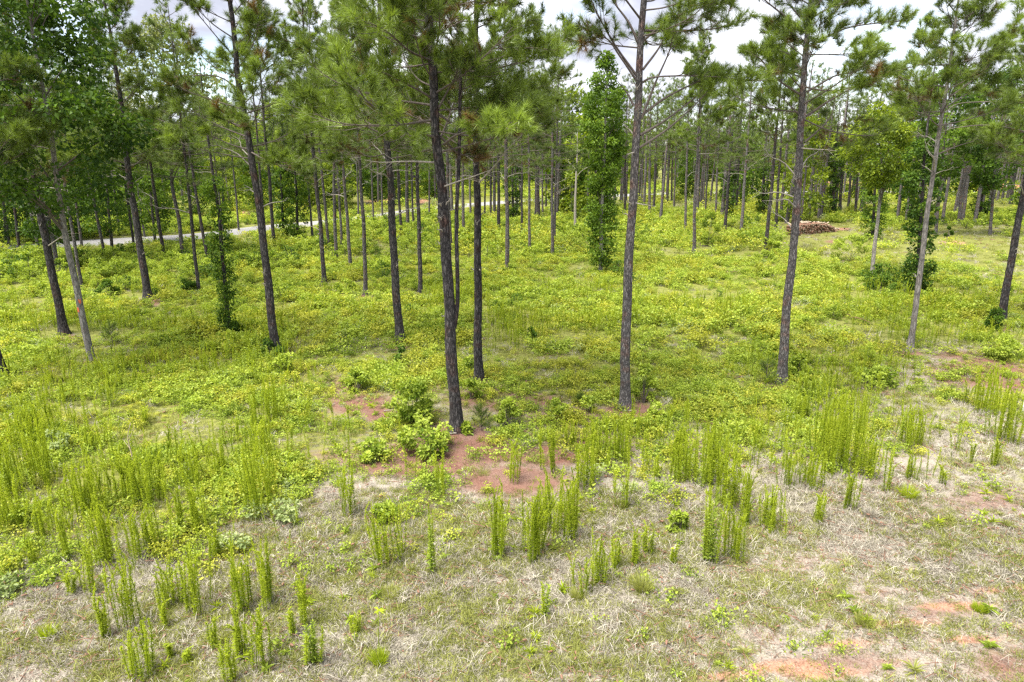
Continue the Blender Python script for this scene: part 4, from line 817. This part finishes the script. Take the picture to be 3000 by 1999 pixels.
for (X, Y, hp, n, wp) in sorted(CL):
    bi = next(i for i, q in enumerate(BANDS) if Y >= q[0]); k = band_n.get(bi, 0); band_n[bi] = k+1
    o_ = (ORD+['sixteenth', 'seventeenth', 'eighteenth', 'nineteenth', 'twentieth', 'twenty-first', 'twenty-second', 'twenty-third', 'twenty-fourth', 'twenty-fifth', 'twenty-sixth', 'twenty-seventh', 'twenty-eighth'])[k]
    b = gp(X, Y); pm = px_m(b); h = hp*pm*1.12; root = empty('weed_clump', b)
    tag(root, f'feathery weed clump of {nstem(n)} stems, {o_} from left in {BANDS[bi][1]}', 'weed clump', 'tall feathery weed clumps')
    rs = np.random.default_rng(int(X*7+Y)); n2 = int(n*1.65)+1; q_ = rs.random(); hab = [0, 1, 2, 3, 4, 5, 6, 7] if q_ < .62 else ([8, 9, 10, 0, 3] if q_ < .80 else ([11, 12, 13, 1, 2, 5] if q_ < .94 else [14, 15, 4]))
    for i in range(n2):
        dx = (rs.beta(1.6, 1.6)-.5)*wp*pm; dy = rs.normal(0, 1)*wp*pm*.28; hh = h*(.58+.55*rs.random()**.6) if n > 2 else h*rs.uniform(.85, 1.05)
        sp = dx/(wp*pm+1e-6)*.22; wd = rs.uniform(.72, 1.0)
        zz = float(hgt(b.x+dx, b.y+dy))-b.z
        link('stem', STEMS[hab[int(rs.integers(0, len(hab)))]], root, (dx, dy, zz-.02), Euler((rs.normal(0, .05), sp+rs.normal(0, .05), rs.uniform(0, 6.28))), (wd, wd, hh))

# ------------------------------------------------------------------ shrubs one can point at
SH = [(1214,1240,130,140,'s','broad leafy shrub beside the foot of the forked front pine'),(1245,1325,90,150,'s','low wide shrub in front of the broad shrub by the forked pine'),(1100,1345,60,85,'s','small bushy shrub at the edge of bare red soil'),
      (1046,1148,62,72,'s','round light shrub alone on soil before the bush-footed pine'),(1380,1168,62,62,'s','leafy shrub squeezed between the forked and straight stout pines'),(1487,1252,78,78,'p','pale yellow-green round shrub on bare soil past the forked pine'),
      (1628,1224,52,66,'p','small pale shrub midway between forked pine and bare-limbed giant'),(1720,1206,42,52,'s','tiny round shrub just before the bare-limbed giant'),(1885,1182,110,80,'s','tall shrub hugging the foot of the bare-limbed giant'),
      (1914,1228,56,58,'s','small shrub in front of the shrub by the bare-limbed giant'),(1174,1070,58,46,'d','dark glossy bush at the foot of the stout bush-footed pine'),(1380,1088,42,42,'s','low bush behind the forked front pine'),
      (1558,1000,36,36,'d','small dark bush alone in the open bright cover'),(2580,850,72,110,'d','dark spreading bush at the foot of the small elm'),(2490,768,76,130,'s','broad bright thicket before the log pile clearing'),
      (2925,1052,66,100,'s','leafy shrub on red soil below the edge pine'),(2910,968,62,62,'d','dark shrub wrapped round the foot of the edge pine'),(2072,720,102,56,'s','cone-shaped leafy sapling beside the arching slender pine'),
      (2555,1135,52,130,'s','low spreading shrub between scaly pine and slender pale pine'),(2335,1102,60,70,'s','shrub beside the foot of the scaly grey pine'),(2262,746,42,46,'s','small shrub at the foot of the pine near logs'),
      (2777,698,32,26,'d','little round bush on the far mown strip by pale sand'),(843,1098,58,90,'s','bright shrub beside the foot of the thick leaning pine'),(795,1052,52,80,'d','dark green shrub around the foot of the thick leaning pine'),
      (320,868,42,60,'d','dark low bush between pale trunk and knotty stout pine'),(560,858,44,48,'d','dark bush just past the knotty stout pine'),(690,990,44,62,'d','dark leafy clump at the foot of the ivy-clad stem'),
      (1010,860,40,60,'s','leafy bush between the leaning pine and forked-limb pine'),(1490,815,40,60,'s','bushy growth round the foot of the snagged grey pine'),(2240,770,36,60,'s','low bush under the pine near the log pile'),
      (700,1600,50,110,'w','pale grey-green leafy patch spreading on dry grass among weeds'),(800,1530,60,150,'w','spreading silvery-green weed patch with broad leaves'),(20,1740,60,70,'w','soft grey-green tuft at the picture edge on dry grass'),
      (1130,1520,50,80,'s','loose leafy plant on dry grass before the bare soil'),(1990,1560,60,50,'s','broad-leaved upright plant among the weed clumps'),(1370,1270,24,30,'s','tiny leafy sprout before the forked front pine'),
      (165,1330,70,80,'w','pale leafy bush inside the dense weed stand')]
for (X, Y, hp, wp, kd, lb) in SH:
    b = gp(X, Y); pm = px_m(b); root = empty('shrub', b); tag(root, lb, 'shrub', 'leafy shrubs')
    w, h = wp*pm*1.1, hp*pm*1.08; L = .085 if kd != 'w' else .065; nlf = int(np.clip(900*(w*h)/.6, 300, 2600))
    C, R = crown_lobes([(.08*h, w*.32), (.4*h, w*.47), (.75*h, w*.34), (h*.95, w*.08)], int(np.clip(14*w, 8, 26)), rl=(.11, .20)); R = [r*max(.6, min(w, 1.2)) for r in R]
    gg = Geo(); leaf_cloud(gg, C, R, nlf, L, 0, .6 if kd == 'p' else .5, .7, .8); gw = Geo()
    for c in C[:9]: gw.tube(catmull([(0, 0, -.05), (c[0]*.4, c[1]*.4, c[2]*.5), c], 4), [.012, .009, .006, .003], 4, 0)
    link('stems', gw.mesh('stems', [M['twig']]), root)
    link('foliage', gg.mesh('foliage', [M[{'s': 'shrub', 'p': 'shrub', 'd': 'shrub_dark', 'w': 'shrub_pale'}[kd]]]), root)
# pine seedlings
for (X, Y, hp, lb) in [(1410,1262,82,'pine seedling with needle tufts on bare soil past the forked pine'),(2243,1132,85,'bushy pine seedling beside the scaly grey pine foot'),(330,1010,70,'soft pine seedling beside the pale marked trunk'),(1700,1190,40,'small pine seedling near the bare-limbed giant')]:
    b = gp(X, Y); pm = px_m(b); h = hp*pm; root = empty('pine_seedling', b); tag(root, lb, 'pine seedling', 'young pines on the plot')
    gw, gn = Geo(), Geo(); gw.tube([(0, 0, -.04), (0, .01, h*.6), (0, 0, h)], [.012, .008, .004], 5); tuft(gn, (0, 0, h), (0, 0, 1), 90, .16, .005, 0, .6, (5, 70))
    for i in range(16):
        z0 = h*rng.uniform(.12, .8); a = i*2.4; l = h*.55*(1-z0/h*.7); d = unit([math.cos(a), math.sin(a), .75]); e = np.array([0, 0, z0])+d*l
        gw.tube([(0, 0, z0), e], [.006, .003], 3); tuft(gn, e, d+np.array([0, 0, .5]), 60, .15, .005, 0, .5); tuft(gn, np.array([0, 0, z0])+d*l*.55, d, 40, .14, .005, 0, .35)
    link('stem', gw.mesh('stem', [M['twig']]), root); link('needles', gn.mesh('needles', [M['needle']]), root)
# dome-shaped grass bunches
for (X, Y, hp, wp, mt, lb) in [(2660,1455,56,80,'weed','bright green dome-shaped bunch grass near the weed clumps edge'),(2550,1512,46,60,'thatch','pale straw-coloured bunch grass beside the weed clumps'),(1882,1732,74,70,'grass','pale dome-shaped bunch grass with yellow tips on dry strip'),
        (1690,1752,44,60,'grass','small bunch grass beside short weeds on the dry strip'),(1820,1487,40,70,'grass','arching bunch grass under a weed clump'),(143,1868,60,40,'weed','small dense feathery bush alone on the dry strip'),(1112,1946,70,50,'weed','dense fine-leaved tuft with one tall flowering stalk'),(1140,1745,40,120,'grass','faint yellow grass bunch flattened on the dry strip'),(2870,1790,40,60,'weed','broad-bladed bright tuft near bare clay'),(2530,1830,50,80,'grass','wispy seeding grass bunch near bare clay')]:
    b = gp(X, Y); pm = px_m(b); n = 260; gg = Geo(); a = rng.uniform(0, 6.28, n); r = wp*pm*.22*np.sqrt(rng.random(n)); P = np.stack([r*np.cos(a), r*np.sin(a), 0*a-.02], 1)
    D = np.stack([np.cos(a)*rng.uniform(0, .75, n), np.sin(a)*rng.uniform(0, .75, n), np.ones(n)], 1); gg.bent(P, D, hp*pm*rng.uniform(.6, 1.15, n), .007, .25, 0, rng.uniform(.3, .95, n))
    if X == 1112: gg.tube([(0, 0, 0), (.01, 0, .5), (.03, 0, .78)], [.006, .005, .003], 4, 0); gg.bent(np.tile([[.03, 0, .77]], (14, 1)), rng.normal(0, 1, (14, 3))*np.array([1, 1, .3])+np.array([0, 0, .3]), .10, .018, .2, 0, .9)
    tag(link('grass_bunch', gg.mesh('grass_bunch', [M[mt]]), None, b), lb, 'grass bunch', 'grass bunches')

# ------------------------------------------------------------------ log pile, far clay bank, small things
b0, b1 = gp(2316, 690), gp(2485, 673); ax_ = (b1-b0); Ln = ax_.length; ang = math.atan2(ax_.y, ax_.x)
root = empty('log_pile', (b0+b1)/2); root.rotation_euler = (0, 0, ang); tag(root, 'low pile of cut reddish logs with pale ends in the clearing', 'log pile')
ga, gb_ = Geo(), Geo()
for row in range(7):
    for i in range(int(Ln/.125)):
        xx = -Ln/2 + .125*(i+.5*(row % 2)) + rng.normal(0, .012); t = (xx+Ln/2)/Ln
        top = .62+.22*math.sin(t*5.2+.4)*(1 if t < .62 else .4) - .42*sstep(.58, .72, t); zz = .07+row*.115
        if zz > top or abs(xx) > Ln/2: continue
        r = rng.uniform(.048, .066); y0, y1_ = -.45+rng.normal(0, .06), .45; dz = rng.normal(0, .012)
        A = np.linspace(0, 2*np.pi, 7, endpoint=False); ring = np.stack([xx+r*np.cos(A), 0*A, zz+dz+r*np.sin(A)], 1)
        Vv = np.vstack([ring+[0, y0, 0], ring+[0, y1_, 0]]); F = []
        for q in range(7): F += [(q, (q+1) % 7, 7+(q+1) % 7), (q, 7+(q+1) % 7, 7+q)]
        ga.add(Vv, F, 0, True)
        cp = np.vstack([ring+[0, y0-.002, 0], [[xx, y0-.002, zz+dz]]]); (gb_ if rng.random() < .42 or zz > top-.13 else ga).add(cp, [((q+1) % 7, q, 7) for q in range(7)], 0)
lo = link('stacked_logs', ga.mesh('stacked_logs', [M['needle_litter']]), root); lo['kind'] = 'stuff'
lo = link('cut_ends', gb_.mesh('cut_ends', [M['log_end']]), root); lo['kind'] = 'stuff'
# pale split pieces tossed over the top
gg = Geo()
for i in range(34):
    xx = rng.uniform(-Ln/2, Ln*.42); t = (xx+Ln/2)/Ln; top = .62+.22*math.sin(t*5.2+.4)*(1 if t < .62 else .4) - .42*sstep(.58, .72, t); a = rng.uniform(0, 3.14)
    p = np.array([xx, rng.uniform(-.35, .3), top+.06]); d = np.array([math.cos(a), math.sin(a), rng.normal(0, .2)])*.18; gg.tube([p-d, p+d], [.05, .045], 5, 0)
lo = link('loose_logs', gg.mesh('loose_logs', [M['log_end']]), root); lo['kind'] = 'stuff'

c = gp(2950, 559); pm = px_m(c); root = empty('clay_bank', c); tag(root, 'raw red clay bank beyond the lane at the picture edge', 'clay bank')
nxb, nyb = 40, 8; u = np.linspace(-1, 1, nxb); v = np.linspace(0, 1, nyb); U, Vv = np.meshgrid(u, v); Wd = 130*pm
hh = 1.15*np.sin(Vv*1.5)**.8*(1-np.abs(U)**4)*(.85+.15*np.sin(U*9+1)+.06*rng.normal(size=U.shape)); P = np.stack([U*Wd*.62, Vv*2.6, hh-.03], -1).reshape(-1, 3)
i0 = (np.arange(nyb-1)[:, None]*nxb+np.arange(nxb-1)[None]).ravel(); F = np.concatenate([np.stack([i0, i0+1, i0+nxb+1], 1), np.stack([i0, i0+nxb+1, i0+nxb], 1)])
back = np.stack([u*Wd*.62, 0*u+5.5, 0*u-.1], -1); top0 = (nyb-1)*nxb; nb_ = len(P); P = np.vstack([P, back]); j = np.arange(nxb-1)
F = np.vstack([F, np.stack([top0+j, top0+j+1, nb_+j+1], 1), np.stack([top0+j, nb_+j+1, nb_+j], 1)]); gg = Geo(); gg.add(P, F, 0, True); link('bank', gg.mesh('bank', [M['clay']]), root)
def box(g, x0, x1, y0, y1, z0, z1, m=0):
    Vb = [(x, y, z) for z in (z0, z1) for y in (y0, y1) for x in (x0, x1)]
    g.add(Vb, [(0, 2, 3), (0, 3, 1), (4, 5, 7), (4, 7, 6), (0, 1, 5), (0, 5, 4), (2, 6, 7), (2, 7, 3), (0, 4, 6), (0, 6, 2), (1, 3, 7), (1, 7, 5)], m)
fe = empty('silt_fence', c + Vector((0, -.6, 0))); tag(fe, 'low black silt fence along the foot of the clay bank', 'fence')
gg = Geo(); box(gg, -Wd*.55, Wd*.55, -.01, .01, -.02, .30); link('fabric', gg.mesh('fabric', [M['fence_black']]), fe)
gp_ = Geo(); box(gp_, -.025, .025, -.06, -.012, -.05, .55); pme = gp_.mesh('post', [M['deadwood']])
for i in range(6): link('post', pme, fe, (-Wd*.5+i*Wd*.2, 0, 0))
for (dx, zz, w_, h_, lb) in ((-10, .35, .28, .75, 'narrow white sheet standing on the clay bank'), (10, .62, .42, .35, 'square white board lying on the clay bank')):
    gg = Geo(); box(gg, -w_/2, w_/2, -.02, .02, 0, h_); tag(link('white_board', gg.mesh('white_board', [M['white']]), None, c+Vector((dx*pm, .75, zz)), Euler((-.5, 0, .15))), lb, 'board')
# white marker post at the edge of the picture
b = gp(2999, 1203); gg = Geo(); A = [(0, 0, -.05), (.01, 0, .2), (.02, 0, .40)]; gg.tube(A, [.045, .045, .042], 10, 0); tag(link('marker_post', gg.mesh('marker_post', [M['white']]), None, b), 'short white marker post cut by the picture edge near weeds', 'post')
# dead stick among the weeds, and branches lying about
def stick(pxs, zs, r, lb, name='fallen_branch', mat='deadwood'):
    P = [np.array(gp(X, Y)) + np.array([0, 0, zz]) for (X, Y), zz in zip(pxs, zs)]; o = P[0].copy(); gg = Geo(); C = catmull([p-o for p in P], 10); gg.tube(C, np.linspace(r, r*.4, 10), 6, 0, rough=.1)
    for k in range(2): q = C[4+2*k]; d = unit(rng.normal(size=3)*[1, 1, .2])*.18; gg.tube([q, q+d], [r*.4, r*.2], 3, 0)
    tag(link(name, gg.mesh(name, [M[mat]]), None, Vector(o)), lb, 'branch', 'dead branches lying about')
stick([(1300,1277),(1340,1272),(1372,1266)], [.03, .03, .04], .022, 'fallen branch lying across the foot of the forked front pine')
stick([(1118,1110),(1160,1096),(1205,1080)], [.03, .03, .05], .016, 'thin fallen branch below the bush-footed pine')
stick([(1535,1285),(1560,1272),(1575,1265)], [.02, .03, .02], .012, 'short stick on bare soil past the forked pine')
stick([(1820,1205),(1850,1207),(1868,1204)], [.02, .03, .02], .014, 'stick lying beneath the bare-limbed giant')
stick([(2290,1300),(2305,1293),(2318,1290)], [.02, .04, .02], .014, 'small grey stick among weeds below the scaly pine')
stick([(1125,1206),(1150,1205),(1172,1206)], [.02, .03, .02], .012, 'thin twig lying on the red soil patch')
bb = gp(396, 1372); gg = Geo(); gg.tube(catmull([(0, 0, -.05), (-.03, 0, .35), (-.06, .02, .65), (.04, .02, .95)], 10), np.linspace(.016, .005, 10), 5, 0, rough=.1)
gg.tube([(-.05, .02, .6), (.08, 0, .8), (.12, 0, .95)], [.007, .005, .002], 4, 0); gg.tube([(-.03, 0, .4), (-.14, 0, .6)], [.006, .002], 4, 0)
tag(link('dead_sapling', gg.mesh('dead_sapling', [M['log_end']]), None, bb), 'pale dead sapling standing among the dense weeds', 'dead sapling')

# ------------------------------------------------------------------ the wood beyond the lane, one mass
fsrc = []
for c_ in range(4):
    H, hb, cme = CROWN[c_]; gg = pine_crown(50+c_, H, hb, 2.3, 18, 14, .028, .26, sparse=.7)
    gg.tube([(0, 0, -.2), (.05, 0, H*.5), (0, 0, H*.95)], [.16, .12, .03], 7, 0); fsrc.append(gg.mesh('far_pine', [M['bark_grey'], M['needle_far']]))
for c_ in range(3):
    gg = Geo(); C, R = crown_lobes([(.6, 1.2), (3, 2.4), (6, 2.8), (9, 2.2), (11.5, .6)], 70, rl=(.5, .9)); leaf_cloud(gg, C, R, 2600, .34, 1, .45); gg.tube([(0, 0, -.2), (0, 0, 8)], [.15, .06], 6, 0)
    fsrc.append(gg.mesh('far_broadleaf', [M['bark_grey'], M[['leaf_mid', 'leaf_mid', 'leaf_elm'][c_]]]))
fc = src_collection('far_tree_source', fsrc)
pts = []
def fill(n, y0, y1, keepf):
    x, y = spread(n, y0, y1, 1.35); X, Y = proj(x, y); k = keepf(x, y, X, Y) & (road_dist(x, y) > 4); return np.stack([x[k], y[k]], 1)
side = road_side
A1 = fill(1350, 64, 200, lambda x, y, X, Y: side(x, y) > np.where(X < 1300, 14, 20))
A2 = fill(400, 58, 112, lambda x, y, X, Y: (side(x, y) < -6) & (X > 1300))
P2 = np.vstack([A1, A2]); isb = np.concatenate([rng.random(len(A1)) < .55, rng.random(len(A2)) < .14])
pk = np.where(isb, rng.integers(4, 7, len(P2)), rng.integers(0, 4, len(P2)))
scatter('far_forest', fc, np.column_stack([P2, np.zeros(len(P2))]), pk, rng.uniform(.8, 1.15, len(P2))*np.where(isb, .9, 1.0), 'distant mixed wood closing the view beyond the lane', tilt=.02)
